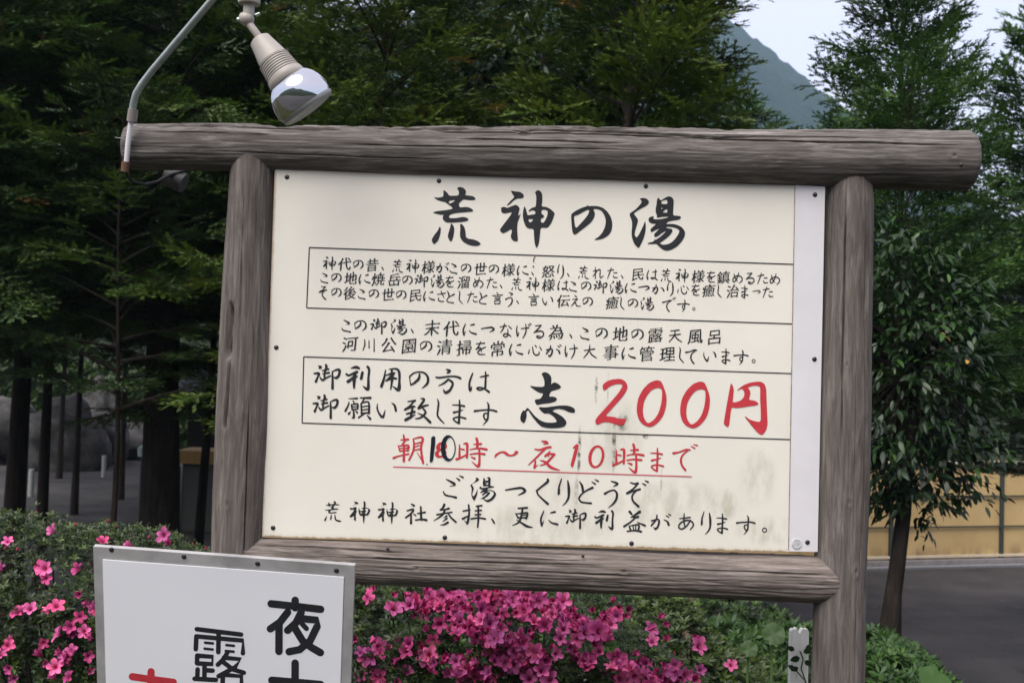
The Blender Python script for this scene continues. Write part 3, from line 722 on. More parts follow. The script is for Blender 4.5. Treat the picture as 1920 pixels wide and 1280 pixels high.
# brush characters followed stroke by stroke from the board: char -> (centre x, centre y, em, strokes of (x, y, width))
BRUSH = {
'御': (370,335,510,[[(190,120,10),(240,145,50),(215,165,30)],[(110,270,25),(205,270,45),(180,340,30),(145,425,45)],[(340,105,40),(350,150,45),(320,240,35),(310,340,35)],[(270,215,20),(390,185,30)],[(280,275,20),(400,255,35)],[(230,350,25),(275,400,40),(340,360,30),(430,315,25)],[(465,235,25),(470,400,38),(468,560,45)],[(460,240,15),(540,200,32),(605,205,45),(595,300,42),(545,355,45),(500,345,20)]]),
'利': (970,340,510,[[(830,155,10),(930,130,50),(990,150,40)],[(745,265,35),(800,290,35),(950,220,40),(960,240,20)],[(920,230,40),(900,350,60),(895,530,35)],[(930,280,35),(850,360,45),(780,410,55)],[(890,350,30),(960,310,20)],[(1060,235,45),(1035,350,50)],[(1160,125,45),(1190,180,42),(1175,350,38),(1175,520,50),(1150,560,55),(1070,500,12)]]),
'用': (1620,360,510,[[(1520,190,20),(1490,350,38),(1440,500,50)],[(1590,170,15),(1720,160,32),(1785,220,45),(1790,400,40),(1785,530,60),(1760,570,55),(1660,500,12)],[(1640,180,35),(1650,350,45),(1620,560,20)],[(1530,290,20),(1690,240,50),(1560,370,35)],[(1530,390,30),(1640,345,45),(1730,350,30)]]),
'願': (965,945,500,[[(780,760,12),(950,755,32)],[(790,830,20),(770,900,28),(715,1005,35)],[(870,800,20),(890,850,25)],[(840,880,28),(850,980,28)],[(845,880,20),(960,865,30),(960,960,32)],[(860,925,18),(950,915,22)],[(860,975,20),(950,965,25)],[(880,990,25),(885,1130,40),(850,1140,20)],[(820,1020,15),(785,1060,40)],[(920,1000,15),(950,1035,35)],[(1010,745,20),(1215,745,42)],[(1090,760,25),(1050,840,25)],[(1030,860,30),(1040,1050,30)],[(1035,850,20),(1180,830,32),(1185,1050,38)],[(1050,920,20),(1170,905,22)],[(1050,985,20),(1170,970,22)],[(1030,1055,28),(1180,1040,28)],[(1080,1070,25),(980,1135,30)],[(1150,1090,15),(1210,1160,45)]]),
'い': (1560,960,490,[[(1375,860,12),(1370,950,28),(1410,1050,32),(1480,1120,45),(1525,980,8)],[(1650,840,12),(1710,890,38),(1735,990,40)]]),
'の': (335,400,480,[[(340,290,28),(330,370,42),(250,450,36),(180,490,22)],[(180,490,22),(165,400,16),(160,335,24)],[(160,335,24),(230,275,24),(330,250,22),(430,270,30),(490,340,38),(495,430,40),(460,490,34),(385,550,10)]]),
'方': (920,400,500,[[(885,175,15),(955,205,50),(910,240,30)],[(690,325,25),(760,335,32),(950,310,28),(1080,315,32),(1155,345,38)],[(925,365,30),(850,435,32),(740,490,12)],[(930,370,30),(1000,420,38),(1005,480,38),(950,580,42),(870,620,50),(830,560,12)]]),
'は': (1510,430,500,[[(1395,260,22),(1350,380,32),(1330,480,34),(1350,595,45),(1380,510,8)],[(1540,330,20),(1690,300,30)],[(1640,235,22),(1645,330,32),(1635,530,36)],[(1635,535,25),(1540,580,26),(1475,550,30),(1530,530,26),(1620,555,30),(1705,615,38)]]),
'致': (285,1000,500,[[(95,830,18),(240,810,35)],[(220,820,30),(130,920,28),(40,990,40)],[(60,985,25),(180,930,40),(235,930,25)],[(70,1075,28),(225,1035,45)],[(190,950,35),(170,1060,40),(150,1150,40)],[(50,1195,50),(150,1140,45),(240,1090,15)],[(350,770,15),(420,780,40),(380,860,40),(310,960,45)],[(320,965,35),(430,915,35),(500,900,25)],[(400,970,30),(450,1050,38),(350,1150,32),(250,1170,20)],[(290,1060,12),(400,1110,32),(540,1240,48)]]),
'し': (765,1010,500,[[(700,770,12),(725,850,32),(710,1000,32),(705,1100,32),(760,1180,30),(835,1255,18)]]),
'ま': (1140,1015,500,[[(1005,880,15),(1130,885,26),(1240,905,32)],[(1030,1030,38),(1120,1010,25),(1215,980,12)],[(1145,785,22),(1150,950,38),(1140,1100,34),(1135,1240,42)],[(1135,1240,38),(1080,1220,28),(1020,1160,26),(1070,1130,26),(1150,1120,26),(1265,1150,32)]]),
'す': (1650,1020,500,[[(1435,990,38),(1550,975,28),(1750,965,28),(1870,995,35)],[(1685,815,15),(1715,880,35),(1705,1040,32),(1690,1160,32),(1600,1270,8)],[(1700,1040,20),(1640,1035,26),(1615,1090,28),(1650,1160,28),(1695,1140,22)]]),
'朝': (390,400,490,[[(290,120,25),(310,230,45)],[(235,220,18),(380,210,38)],[(320,235,35),(260,320,25)],[(180,330,18),(220,440,32)],[(210,340,20),(385,330,38),(375,430,35)],[(230,390,18),(370,380,25)],[(230,440,25),(370,430,25)],[(90,580,40),(200,540,25),(390,500,30)],[(300,330,30),(295,640,45)],[(480,200,20),(500,300,35),(480,450,35),(400,620,32)],[(490,200,20),(620,165,30),(675,200,42),(640,350,38),(650,500,38),(680,675,42)],[(680,660,30),(560,470,10)],[(520,300,18),(620,270,30)],[(520,360,18),(600,330,22)],[(500,430,18),(620,400,28)]]),
'時': (390,450,490,[[(150,300,20),(150,540,42)],[(160,380,20),(240,400,28)],[(235,285,22),(300,280,45),(305,400,42),(298,555,38)],[(90,590,42),(180,560,32),(290,500,28)],[(490,180,45),(510,260,45),(500,370,40)],[(430,295,15),(580,285,38)],[(360,400,18),(520,370,28),(690,395,42)],[(360,495,22),(500,475,28),(650,490,38)],[(380,545,15),(450,575,40)],[(545,390,35),(550,600,38),(540,710,50)],[(540,715,45),(510,735,40),(400,640,10)]]),
'夜': (300,460,490,[[(260,165,15),(350,185,50),(390,215,20),(300,225,15)],[(125,325,20),(220,340,32),(350,300,40),(440,285,40)],[(340,310,35),(220,430,32),(120,530,30),(0,640,15)],[(140,560,25),(120,690,45)],[(120,690,30),(190,640,10)],[(430,370,20),(330,460,30)],[(330,470,28),(420,420,32),(515,430,42)],[(515,430,40),(420,540,38),(330,620,32),(230,650,15)],[(380,440,15),(400,470,22)],[(230,550,12),(330,580,42),(450,690,50),(620,745,15)]]),
'で': (1540,460,490,[[(1310,375,42),(1420,355,28),(1560,305,32),(1640,310,28)],[(1600,320,25),(1490,420,30),(1460,530,38),(1490,630,36),(1550,710,38)],[(1660,235,12),(1735,275,28)],[(1710,200,12),(1785,218,28)]]),
'社': (370,440,416,[[(275,240,20),(325,270,42)],[(190,375,22),(320,345,35),(270,430,32),(165,510,30)],[(270,440,25),(270,620,42)],[(320,440,15),(360,465,28)],[(465,295,30),(475,550,42)],[(400,430,22),(550,405,32)],[(360,560,25),(480,545,30),(575,560,42)]]),
'参': (960,460,416,[[(950,255,42),(920,320,35),(870,360,28)],[(870,360,22),(960,355,25),(1040,330,38)],[(800,455,28),(950,430,26),(1100,405,25)],[(960,370,28),(900,470,34),(740,575,12)],[(1030,430,25),(1080,510,32),(1180,600,34)],[(1000,480,30),(940,520,12)],[(1000,530,32),(920,590,12)],[(1020,610,42),(950,650,30),(870,660,10)]]),
'拝': (1540,510,416,[[(1320,415,25),(1450,390,30)],[(1430,295,32),(1440,450,32),(1420,600,42),(1400,665,35)],[(1405,665,30),(1350,610,10)],[(1310,570,38),(1440,500,15)],[(1580,320,22),(1690,305,32)],[(1560,410,22),(1680,400,30)],[(1560,490,25),(1670,480,28)],[(1480,570,28),(1620,550,26),(1760,570,32)],[(1620,310,30),(1625,560,35),(1610,735,28)]]),
'更': (420,440,416,[[(340,260,25),(515,250,38)],[(290,360,18),(340,450,34)],[(310,370,18),(500,350,32),(530,370,30),(500,460,38)],[(400,400,18),(490,390,20)],[(340,450,25),(490,445,28)],[(430,260,32),(400,420,35),(350,540,30),(230,600,14)],[(310,490,12),(420,560,34),(520,620,42),(625,640,14)]]),
'に': (950,450,416,[[(850,310,18),(800,430,30),(790,510,34),(808,600,34)],[(808,600,30),(850,500,8)],[(985,345,20),(1070,325,36)],[(950,490,18),(1000,540,26),(1120,575,38)]]),
'益': (845,490,416,[[(750,310,45),(790,360,32)],[(950,310,50),(800,410,24)],[(770,420,15),(940,410,38),(850,430,25)],[(860,430,30),(760,520,28),(640,600,38)],[(900,520,15),(1055,585,38)],[(740,600,25),(770,680,35)],[(760,590,15),(930,570,32),(920,680,32)],[(815,590,18),(830,680,22)],[(870,590,18),(870,680,22)],[(700,700,25),(850,685,26),(975,705,38)]]),
'が': (1390,500,416,[[(1205,485,28),(1330,455,25),(1355,500,36),(1330,600,34),(1280,645,40),(1245,610,8)],[(1310,370,22),(1300,450,30),(1200,580,30)],[(1450,460,12),(1520,500,30),(1545,560,42)],[(1490,380,12),(1540,405,25)],[(1540,350,12),(1580,370,25)]]),
'ご': (1270,1150,490,[[(1140,990,18),(1220,1030,34),(1300,1080,48),(1300,1110,20),(1210,1125,10)],[(1080,1230,18),(1120,1300,32),(1250,1330,28),(1330,1350,42)],[(1340,960,12),(1400,1005,34)],[(1400,915,12),(1470,950,34)]]),
'つ': (1550,500,184,[[(1472,488,9),(1530,478,12),(1590,472,15),(1618,492,17),(1600,510,13),(1565,526,4)]]),
'く': (255,1190,490,[[(370,945,38),(370,990,45),(260,1080,34),(150,1170,32)],[(150,1170,32),(180,1250,30),(270,1340,32),(370,1430,45)]]),
'り': (715,1180,490,[[(670,915,18),(620,1080,32),(615,1230,40),(635,1120,12)],[(795,950,22),(815,1100,48),(810,1280,38),(760,1380,28),(690,1450,8)]]),
'ど': (1180,1210,490,[[(1030,1000,18),(1080,1080,40),(1100,1200,40)],[(1290,1120,42),(1180,1170,28),(1080,1240,28),(1020,1330,30),(1060,1400,30),(1150,1420,28),(1260,1430,34)],[(1275,1000,12),(1340,1045,32)],[(1335,955,12),(1400,990,32)]]),
'う': (1690,1200,490,[[(1660,970,18),(1790,1020,42),(1700,1075,10)],[(1530,1220,38),(1620,1170,28),(1720,1150,28),(1775,1220,40),(1760,1330,40),(1700,1420,32),(1600,1500,8)]]),
'ぞ': (580,1190,490,[[(450,975,18),(530,1000,28),(600,990,38)],[(600,990,34),(520,1090,28),(385,1190,40)],[(390,1195,30),(500,1150,28),(640,1110,38)],[(560,1150,20),(490,1230,32),(500,1340,34),(610,1450,42)],[(685,990,12),(750,1025,30)],[(740,935,12),(800,965,34)]]),
}
UNIT = {
'あ': [[(-.3,.18),(.2,.24)],[(-.08,.42),(-.1,.1),(-.05,-.25)],[(.22,.12),(.05,-.15),(-.2,-.32),(-.35,-.22),(-.25,-.02),(.05,.1),(.3,.02),(.35,-.15),(.2,-.35)]],
'さ': [[(-.3,.15),(.3,.25)],[(-.02,.42),(.05,.2),(.2,-.08)],[(-.2,-.1),(-.22,-.28),(0,-.38),(.2,-.36)]],
'た': [[(-.38,.2),(.08,.28)],[(-.1,.42),(-.2,.1),(-.38,-.38)],[(.08,.05),(.32,.06)],[(.05,-.15),(.12,-.3),(.38,-.3)]],
'る': [[(-.22,.35),(.15,.38)],[(.15,.38),(-.05,.15),(-.3,-.08)],[(-.3,-.08),(0,.02),(.25,-.02),(.3,-.22),(.1,-.4),(-.1,-.38),(-.1,-.28),(.08,-.3)]],
'め': [[(-.28,.3),(-.2,.0),(-.02,-.25)],[(.08,.4),(-.02,.05),(-.22,-.28),(-.35,-.25),(-.35,-.05),(-.15,.12),(.12,.15),(.32,.0),(.32,-.2),(.12,-.4)]],
'を': [[(-.28,.28),(.25,.32)],[(0,.42),(-.12,.12),(-.3,-.08)],[(-.3,-.08),(-.1,.02),(.02,-.02),(.05,-.22)],[(.32,.08),(.0,-.08),(-.18,-.24),(-.05,-.38),(.28,-.38)]],
'え': [[(-.08,.42),(.08,.34)],[(-.22,.14),(.15,.18)],[(.15,.18),(-.02,0),(-.32,-.36)],[(-.3,-.33),(-.08,-.12),(.02,-.15),(.08,-.34),(.38,-.36)]],
'な': [[(-.38,.22),(.0,.28)],[(-.1,.42),(-.18,.12),(-.35,-.12)],[(.15,.28),(.32,.12)],[(.1,.08),(.1,-.3),(-.05,-.4),(-.18,-.3),(-.05,-.2),(.15,-.26),(.3,-.38)]],
'け': [[(-.35,.32),(-.38,0),(-.32,-.35),(-.25,-.1)],[(-.1,.14),(.38,.2)],[(.18,.42),(.22,.1),(.15,-.2),(.0,-.45)]],
'れ': [[(-.22,.42),(-.22,-.42)],[(-.38,.15),(-.1,.2)],[(-.1,.2),(-.2,0),(-.4,-.25)],[(-.22,.05),(.05,.25),(.15,.2),(.12,-.25),(.2,-.36),(.38,-.2)]],
'心': [[(-.35,.02),(-.4,-.2)],[(-.15,.2),(-.1,-.15),(.05,-.32),(.25,-.25),(.25,-.1)],[(.0,.3),(.08,.2)],[(.28,.22),(.4,.02)]],
'川': [[(-.3,.32),(-.28,0),(-.4,-.35)],[(-.02,.25),(-.02,-.2)],[(.3,.38),(.3,-.42)]],
'大': [[(-.35,.08),(.3,.18)],[(0,.42),(-.05,.05),(-.38,-.38)],[(-.02,.08),(.12,-.18),(.42,-.38)]],
'天': [[(-.28,.3),(.25,.36)],[(-.36,.02),(.32,.1)],[(0,.32),(-.06,.0),(-.38,-.38)],[(-.02,.02),(.14,-.2),(.42,-.38)]],
'言': [[(-.05,.44),(.05,.34)],[(-.38,.2),(.38,.26)],[(-.2,.08),(.2,.1)],[(-.2,-.05),(.18,-.03)],[(-.22,-.18),(-.18,-.42)],[(-.22,-.18),(.2,-.16),(.16,-.42)],[(-.18,-.4),(.18,-.38)]],
}

def _sub(ch, drop, src, sc=1.):
    cx, cy, em, st = BRUSH[src]; BRUSH[ch] = (cx, cy, em / sc, st[:len(st) - drop])
for a_, d_, b_, k_ in (('こ', 2, 'ご', 1), ('そ', 2, 'ぞ', 1), ('と', 2, 'ど', 1), ('か', 2, 'が', 1), ('て', 2, 'で', 1), ('っ', 0, 'つ', .72)): _sub(a_, d_, b_, k_)
UNIT['げ'] = UNIT['け'] + [[(.34, .40), (.42, .33)], [(.44, .48), (.52, .41)]]
for ch_, st_ in UNIT.items():
    out_ = []
    for s_ in st_:
        n_ = len(s_); out_.append([(x * 100, -y * 100, (4.2, 6.6, 6.4)[min(k, 2)] if k < n_ - 1 else (6.2 if n_ == 2 else 4.0)) for k, (x, y) in enumerate(s_)])
    BRUSH[ch_] = (0, 0, 100, out_)
OUTLINE = {'荒': (507, 603, 985, ARA), '神': (578, 600, 985, KAMI), '湯': (665, 632, 1040, YU)}
def smooth_line(P, m=3):
    """Catmull-Rom through (x, y, w) points"""
    P = [np.array(p, float) for p in P]; out = []
    for i in range(len(P) - 1):
        p0, p1, p2, p3 = P[max(i - 1, 0)], P[i], P[i + 1], P[min(i + 2, len(P) - 1)]
        for k in range(m):
            t_ = k / m; out.append(.5 * (2 * p1 + (p2 - p0) * t_ + (2 * p0 - 5 * p1 + 4 * p2 - p3) * t_ ** 2 + (3 * p1 - p0 - 3 * p2 + p3) * t_ ** 3))
    out.append(P[-1]); return out
def brush_poly(P, wk=1.):
    Q = smooth_line(P); L_ = []; R_ = []
    n = len(Q)
    for i in range(n):
        t_ = Q[min(i + 1, n - 1)][:2] - Q[max(i - 1, 0)][:2]; t_ = t_ / (np.linalg.norm(t_) + 1e-9); nn = np.array([-t_[1], t_[0]]) * Q[i][2] / 2 * wk
        L_.append(Q[i][:2] + nn); R_.append(Q[i][:2] - nn)
    te = Q[-1][:2] - Q[-2][:2]; te = te / (np.linalg.norm(te) + 1e-9) * Q[-1][2] * .5 * wk; tb = Q[0][:2] - Q[1][:2]; tb = tb / (np.linalg.norm(tb) + 1e-9) * Q[0][2] * .45 * wk
    h0 = (L_[0] - R_[0]) * .3; h1 = (L_[-1] - R_[-1]) * .3
    return [tuple(p) for p in R_ + [Q[-1][:2] + te - h1, Q[-1][:2] + te + h1] + L_[::-1] + [Q[0][:2] + tb + h0, Q[0][:2] + tb - h0]]
def inside(p, P):
    c = False
    for i in range(len(P)):
        (x1, y1), (x2, y2) = P[i], P[(i + 1) % len(P)]
        if (y1 > p[1]) != (y2 > p[1]) and p[0] < (x2 - x1) * (p[1] - y1) / (y2 - y1) + x1: c = not c
    return c
def thin(loops, d):
    """pull the outer edges in and push the holes out by d"""
    res = []
    for q_, P in enumerate(loops):
        hole = any(inside(P[0], O) for k, O in enumerate(loops) if k != q_)
        P = oriented(P); n = len(P); out_ = []
        for i in range(n):
            a_, b_ = np.array(P[i - 1], float), np.array(P[(i + 1) % n], float); t_ = (b_ - a_) / (np.linalg.norm(b_ - a_) + 1e-9)
            out_.append(tuple(np.array(P[i], float) + np.array([-t_[1], t_[0]]) * d * (-1 if hole else 1)))
        res.append(out_)
    return res
def oriented(P):
    a_ = sum(P[i][0] * P[(i + 1) % len(P)][1] - P[(i + 1) % len(P)][0] * P[i][1] for i in range(len(P)))
    return P if a_ > 0 else P[::-1]

def vline(text, xs_, y0, y1, em, mat, parent, weight=1., Y=2.4990, ypts=None):
    for i, (ch, px) in enumerate(zip(text, xs_)):
        cons = []
        py = y0 + (y1 - y0) * (px - xs_[0]) / (xs_[-1] - xs_[0]) if ypts is None else ypts[i]
        X0, Z0 = to_board(px, py); sc_ = em / 760.
        if ch == '、':
            P = [(-.10, .14), (-.02, .12), (.08, .0), (.13, -.12), (.07, -.15), (.0, -.05)]
            cons.append([(X0 + x * sc_, Z0 + (y - .22) * sc_) for x, y in chaikin(P)])
        elif ch == '。':
            for rr in (.12, .075):
                cons.append([(X0 + math.cos(q_) * rr * sc_, Z0 + (math.sin(q_) * rr - .25) * sc_) for q_ in np.linspace(0, 2 * math.pi, 17)[:-1]])
        elif ch in OUTLINE:
            cx_, cy_, E_, loops = OUTLINE[ch]
            cons = [[to_board(px + (x - cx_) / E_ * em, py + (y - cy_) / E_ * em) for x, y in chaikin(P)] for P in thin(loops, 13)]
        elif ch in BRUSH:
            cx_, cy_, E_, sts = BRUSH[ch]
            cons = [oriented([to_board(px + (x - cx_) / E_ * em, py + (y - cy_) / E_ * em) for x, y in brush_poly(st, 1.25 if em < 32 else 1.16)]) for st in sts]
        else:
            kana = ord(ch) < 0x3100
            s_ = sc_ * (.92 if kana else 1.0)
            for R_ in brushify(glyph(ch), weight * (1.5 if kana else 1.), .10 if kana else .14):
                cons.append([(X0 + x * s_, Z0 + y * s_) for x, y in R_])
        fill('character', cons, mat, parent, Y - .00004 * (i % 2), nonzero=ch != '。' and ch not in OUTLINE)

vline('神代の昔、荒神様がこの世の様に、怒り、荒れた、民は荒神様を鎮めるため',
      [618, 646, 672, 697.5, 717, 745.5, 774, 803, 830, 853, 874, 900.5, 926, 953, 979.5, 998, 1028, 1051, 1065, 1094, 1121.6, 1148.4, 1166, 1196, 1222, 1249, 1279, 1308.6, 1333, 1356, 1383, 1406, 1430, 1453], 494, 523, 25, INK, panel)
vline('この地に焼岳の御湯を溜めた、荒神様はこの御湯につかり心を癒し治まった',
      [611, 631, 657.5, 683, 709, 739, 764, 790.5, 820.5, 843, 869, 897, 922.5, 939, 969, 999, 1028, 1055, 1077, 1099, 1126, 1156, 1182, 1207.6, 1235, 1256.5, 1280.5, 1304, 1328.6, 1349, 1373.7, 1396, 1418.5, 1440], 520, 548, 25, INK, panel)
vline('その後この世の民にさとしたと言う、言い伝えの癒しの湯です。',
      [609, 631, 656, 681, 701, 727.5, 752.5, 779, 804, 827.5, 846, 864, 886, 907, 932.5, 956, 970, 1000.5, 1027, 1056, 1079, 1102, 1147.7, 1166.7, 1186.7, 1213.5, 1254, 1281, 1301], 547.5, 572.5, 25, INK, panel)
vline('この御湯、末代につなげる為、この地の露天風呂',
      [652.5, 676, 710, 748, 772.5, 810, 846, 880, 915, 949, 980, 1010, 1042.4, 1069.7, 1099.8, 1128, 1163, 1195.4, 1229, 1265.7, 1303.6, 1339.6], 609.5, 631.5, 30, INK, panel)
vline('河川公園の清掃を常に心がけ大事に管理しています。',
      [656, 692.5, 729, 767, 799, 833, 870, 901, 933, 967, 1003, 1038, 1071, 1105.7, 1144.8, 1178, 1212.2, 1251, 1277.8, 1300, 1331, 1360.7, 1389, 1413], 644.5, 669, 30, INK, panel)
vline('御利用の方は', [614, 671, 732.5, 786, 840, 897.5], 706, 716, 49, INK, panel)
vline('御願い致します', [611, 671, 725.5, 782.5, 826, 861, 910], 762, 773, 47, INK, panel)
vline('朝8時～夜', [766, 827, 884, 949, 1019], 0, 0, 46, REDINK, panel, ypts=[841, 843, 847, 850, 854], weight=1.3)
vline('時まで', [1178, 1232, 1284], 0, 0, 46, REDINK, panel, ypts=[858, 861, 857], weight=1.3)
vline('ご湯つくりどうぞ', [849, 906, 967.5, 1016, 1057, 1100.6, 1148.7, 1194], 0, 0, 46, INK, panel, ypts=[913, 917, 921, 921, 922, 922, 923, 924])
vline('荒神神社参拝、更に御利益があります。',
      [624, 675, 727.5, 780, 834, 889, 924, 979, 1029, 1080, 1132.6, 1189.5, 1239, 1286, 1323.6, 1354, 1398, 1433.5], 958, 983, 39, INK, panel)
def traced(loops, x0, y0, s_, dx=0, dy=0):
    return [[to_board(x0 + dx + x / s_, y0 + dy + y / s_) for x, y in chaikin(P)] for P in loops]
for T_, m_ in ((traced(ARA, 800, 340, 9.144), INK), (traced(KAMI, 930, 350, 9.843), INK), (traced(NO, 1060, 370, 14.22), INK), (traced(YU, 1170, 360, 10.67), INK), (traced(KOKORO, 960, 690, 9.843), INK),
               (traced(TWO, 1100, 700, 10.105), REDINK), (traced(ZERO, 1100, 700, 10.105), REDINK), (traced(ZERO, 1100, 700, 10.105, 81.3, 2.5), REDINK), (traced(YEN, 1340, 700, 9.85), REDINK)):
    fill('character', T_, m_, panel, 2.499, label='large brushed character')
# slanting red 1 and 0 of the second hour
ONE_ = [[(1082, 831), (1085, 834), (1080, 856), (1075, 873), (1072.5, 876), (1069.5, 871), (1075, 850), (1078, 839), (1073.5, 841), (1075, 836.5)]]
Z2 = [[(1118 + 15 * math.cos(q_) + 2.5 * math.sin(q_), 855.5 - 21.5 * math.sin(q_)) for q_ in np.linspace(0, 2 * math.pi, 25)[:-1]],
      [(1118.5 + 9.5 * math.cos(q_) + 2.2 * math.sin(q_), 855.5 - 17.5 * math.sin(q_)) for q_ in np.linspace(0, 2 * math.pi, 25)[:-1]]]
fill('character', [[to_board(*p) for p in P] for P in ONE_], REDINK, panel, 2.499)
fill('character', [[to_board(*p) for p in P] for P in Z2], REDINK, panel, 2.499)
# marker pen correction
PEN1 = [(808.5, 820), (812, 817), (816, 818), (816, 830), (813.5, 850), (812, 862), (808, 867), (805.8, 865), (806.5, 850), (808, 832)]
PO = [(840.5 + 14 * math.cos(q_), 839.5 - 24.5 * math.sin(q_)) for q_ in np.linspace(0, 2 * math.pi, 29)[:-1]]
PI_ = [(843.6 + 8.8 * math.cos(q_), 839.5 - 20.0 * math.sin(q_)) for q_ in np.linspace(0, 2 * math.pi, 29)[:-1]]
PD = [(800.5 + 1.4 * math.cos(q_), 870 - 1.2 * math.sin(q_)) for q_ in np.linspace(0, 2 * math.pi, 9)[:-1]]
SC = [(1003, 480), (1004, 481), (1001.5, 486), (1001, 492), (999.3, 491), (1000, 485)]
SC2 = [(998.5, 498), (1001, 498), (1001, 501), (998.5, 501)]
for G_ in ((PEN1,), (PO, PI_), (PD,), (SC,), (SC2,)):
    fill('pen_mark', [[to_board(*p) for p in P] for P in G_], PEN, panel, 2.4984, label='handwritten black pen mark')
def rule(corners, mat, wpx, closed=True):
    n = len(corners)
    for i in range(n if closed else n - 1):
        a_, b_ = Vector(corners[i]), Vector(corners[(i + 1) % n]); d = (b_ - a_).normalized(); nn = Vector((-d.y, d.x)) * wpx / 2
        Yq = 2.4990 if i % 2 == 0 else 2.49915
        vs = []
        for p_ in (a_ + nn, b_ + nn, b_ - nn, a_ - nn):
            x, z = to_board(*p_); vs.append((x, Yq, z))
        mb = MB(); mb.add(vs, [(0, 1, 2, 3)]); mb.build('rule_line', mat, panel)
rule([(580, 464), (1488, 495.5), (1486, 607), (575, 577)], INK, 2.0)
rule([(569.5, 668.5), (1484.5, 700), (1482.5, 823.5), (566.5, 792.5)], INK, 2.0)
rule([(737, 874.5), (1297, 893)], simple('thin_red_rule', (.5, .09, .11), .6, .3), 2.0, False)

# ------------------------------------------------------------------ flood lamp on a bent conduit
LY = 2.25
lamp = empty('flood_lamp', at(240, 310, 2.47), 'beige swivel lamp holder with silver reflector bulb on a bent steel conduit', 'lamp')
CPX = [(236, 318, 2.462), (240, 270, 2.452), (246, 225, 2.446), (250, 196, 2.44), (255, 176, 2.435), (266, 158, 2.43), (285, 133, 2.425), (330, 80, 2.40), (398, 0, 2.37), (440, -55, 2.34), (452, -78, 2.32), (462, -84, 2.29), (467, -70, 2.26), (467, -40, 2.25), (467, -15, 2.25)]
pts = [at(*p) for p in CPX]
mb = MB(); mb.tube(pts[2:], .0084, 14); mb.build('conduit', STEEL, lamp, smooth=True)
mb = MB(); mb.tube(pts[:3], .0062, 12); mb.build('conduit_sleeve', WHITEP, lamp, smooth=True)
mb = MB(); mb.tube([at(247, 228, 2.446), at(250, 205, 2.44)], .0120, 12); mb.build('coupling', simple('dull_coupling', (.22, .2, .18), .6, .3), lamp, smooth=True)
mb = MB(); mb.tube([at(236, 303, 2.46), at(234, 322, 2.464)], .0095, 12); mb.build('rusty_end', simple('rust', (.15, .085, .055), .9, .1), lamp)
mb = MB(); mb.tube([at(216, 258, 2.45), at(232, 260, 2.45), at(250, 262, 2.452)], .0012, 6); mb.build('wire_tie', STEEL, lamp)
cab = [(236, 318, 2.47), (238, 330, 2.49), (250, 341, 2.52), (272, 346, 2.56), (295, 341, 2.6), (318, 328, 2.63), (345, 320, 2.65), (380, 316, 2.66)]
mb = MB(); mb.tube([at(*p) for p in cab], .0042, 8); mb.build('cable', BLACKP, lamp, smooth=True)
jb = at(327, 338, 2.66); mb = MB(); mb.tube([jb + Vector((-.022, 0, .012)), jb + Vector((.026, 0, -.008))], .026, 16); mb.build('junction_box', simple('grey_box', (.05, .05, .05), .6, .3), lamp, smooth=True)
px2 = LY / FPX
def ap(x, y, dy=0): return at(x, y, LY + dy)
mb = MB(); mb.lathe(ap(467, 8), (0, 0, -1), [(-.06, .0245), (-.004, .0245), (0, .0235), (.0005, .0125), (.018, .0125), (.026, .0118)], 28); mb.build('collar', PLAST, lamp, smooth=True)
mb = MB()
mb.lathe(ap(462, 36), (1, -.1, -.15), [(-.0165, .0002), (-.016, .006), (-.013, .0115), (-.006, .0150), (.0, .0158), (.006, .0150), (.013, .0118), (.016, .007), (.0165, .0002)], 24)
mb.build('swivel_ball', PLAST, lamp, smooth=True)
mb = MB(); mb.lathe(ap(450, 38, -.004), (-1, 0, .1), [(0, .0055), (.006, .0055), (.0065, .0002)], 12); mb.lathe(ap(482, 28, -.008), (1, .1, .5), [(-.004, .004), (.007, .0038), (.0075, .0002)], 10)
mb.build('wing_screw', STEEL, lamp, smooth=True)
A0, A1 = ap(486, 74), ap(549, 164, -.012)
axl = (A1 - A0).normalized()
mb = MB(); mb.tube([ap(468, 46), ap(486, 70, -.006), A0 + axl * .006], [.0085, .0085, .0085], 14); mb.build('stem', PLAST, lamp, smooth=True)
k_ = px2
prof = [(0., .008), (.001, 17 * k_), (.004, 20.5 * k_), (.02, 23 * k_), (.045, 27.5 * k_), (52 * k_, 29.5 * k_), (53 * k_, 32 * k_)]
h = 53
for q_ in range(7):
    prof += [((h + .3) * k_, (31.3 + q_ * .45) * k_), ((h + 2.6) * k_, (31.8 + q_ * .45) * k_), ((h + 3.0) * k_, (29.8 + q_ * .45) * k_), ((h + 4.6) * k_, (30.0 + q_ * .45) * k_)]; h += 5
prof += [(88.5 * k_, 36 * k_), (96 * k_, 37.5 * k_), (103 * k_, 37.5 * k_), (107 * k_, 35 * k_), (107.5 * k_, 22 * k_)]
mb = MB(); mb.lathe(A0, axl, prof, 48); mb.build('socket', PLAST, lamp, smooth=True)
bd = (axl * 1.0 + Vector((.05, .34, -.02))).normalized()
A2 = A0 + axl * (100 * k_) - bd * (8 * k_)
MIRR = NT('silvered_glass', .04, .5); MIRR.b.inputs['Metallic'].default_value = 1; MIRR.col((.62, .63, .65)); MIRR = MIRR.m
bp_ = [(0, 22), (2, 30), (6, 38), (12, 45), (20, 50.5), (30, 54.5), (41, 57), (51, 57.8), (60, 56.8), (64, 55)]
mb = MB(); mb.lathe(A2, bd, [(a_ * k_, b_ * k_) for a_, b_ in bp_], 64); bulb = mb.build('reflector_bulb', MIRR, lamp, smooth=True)
FR = NT('frosted_lens', .35, .6); FR.col((.36, .37, .36)); FR.b.inputs['Transmission Weight'].default_value = .25; FR = FR.m
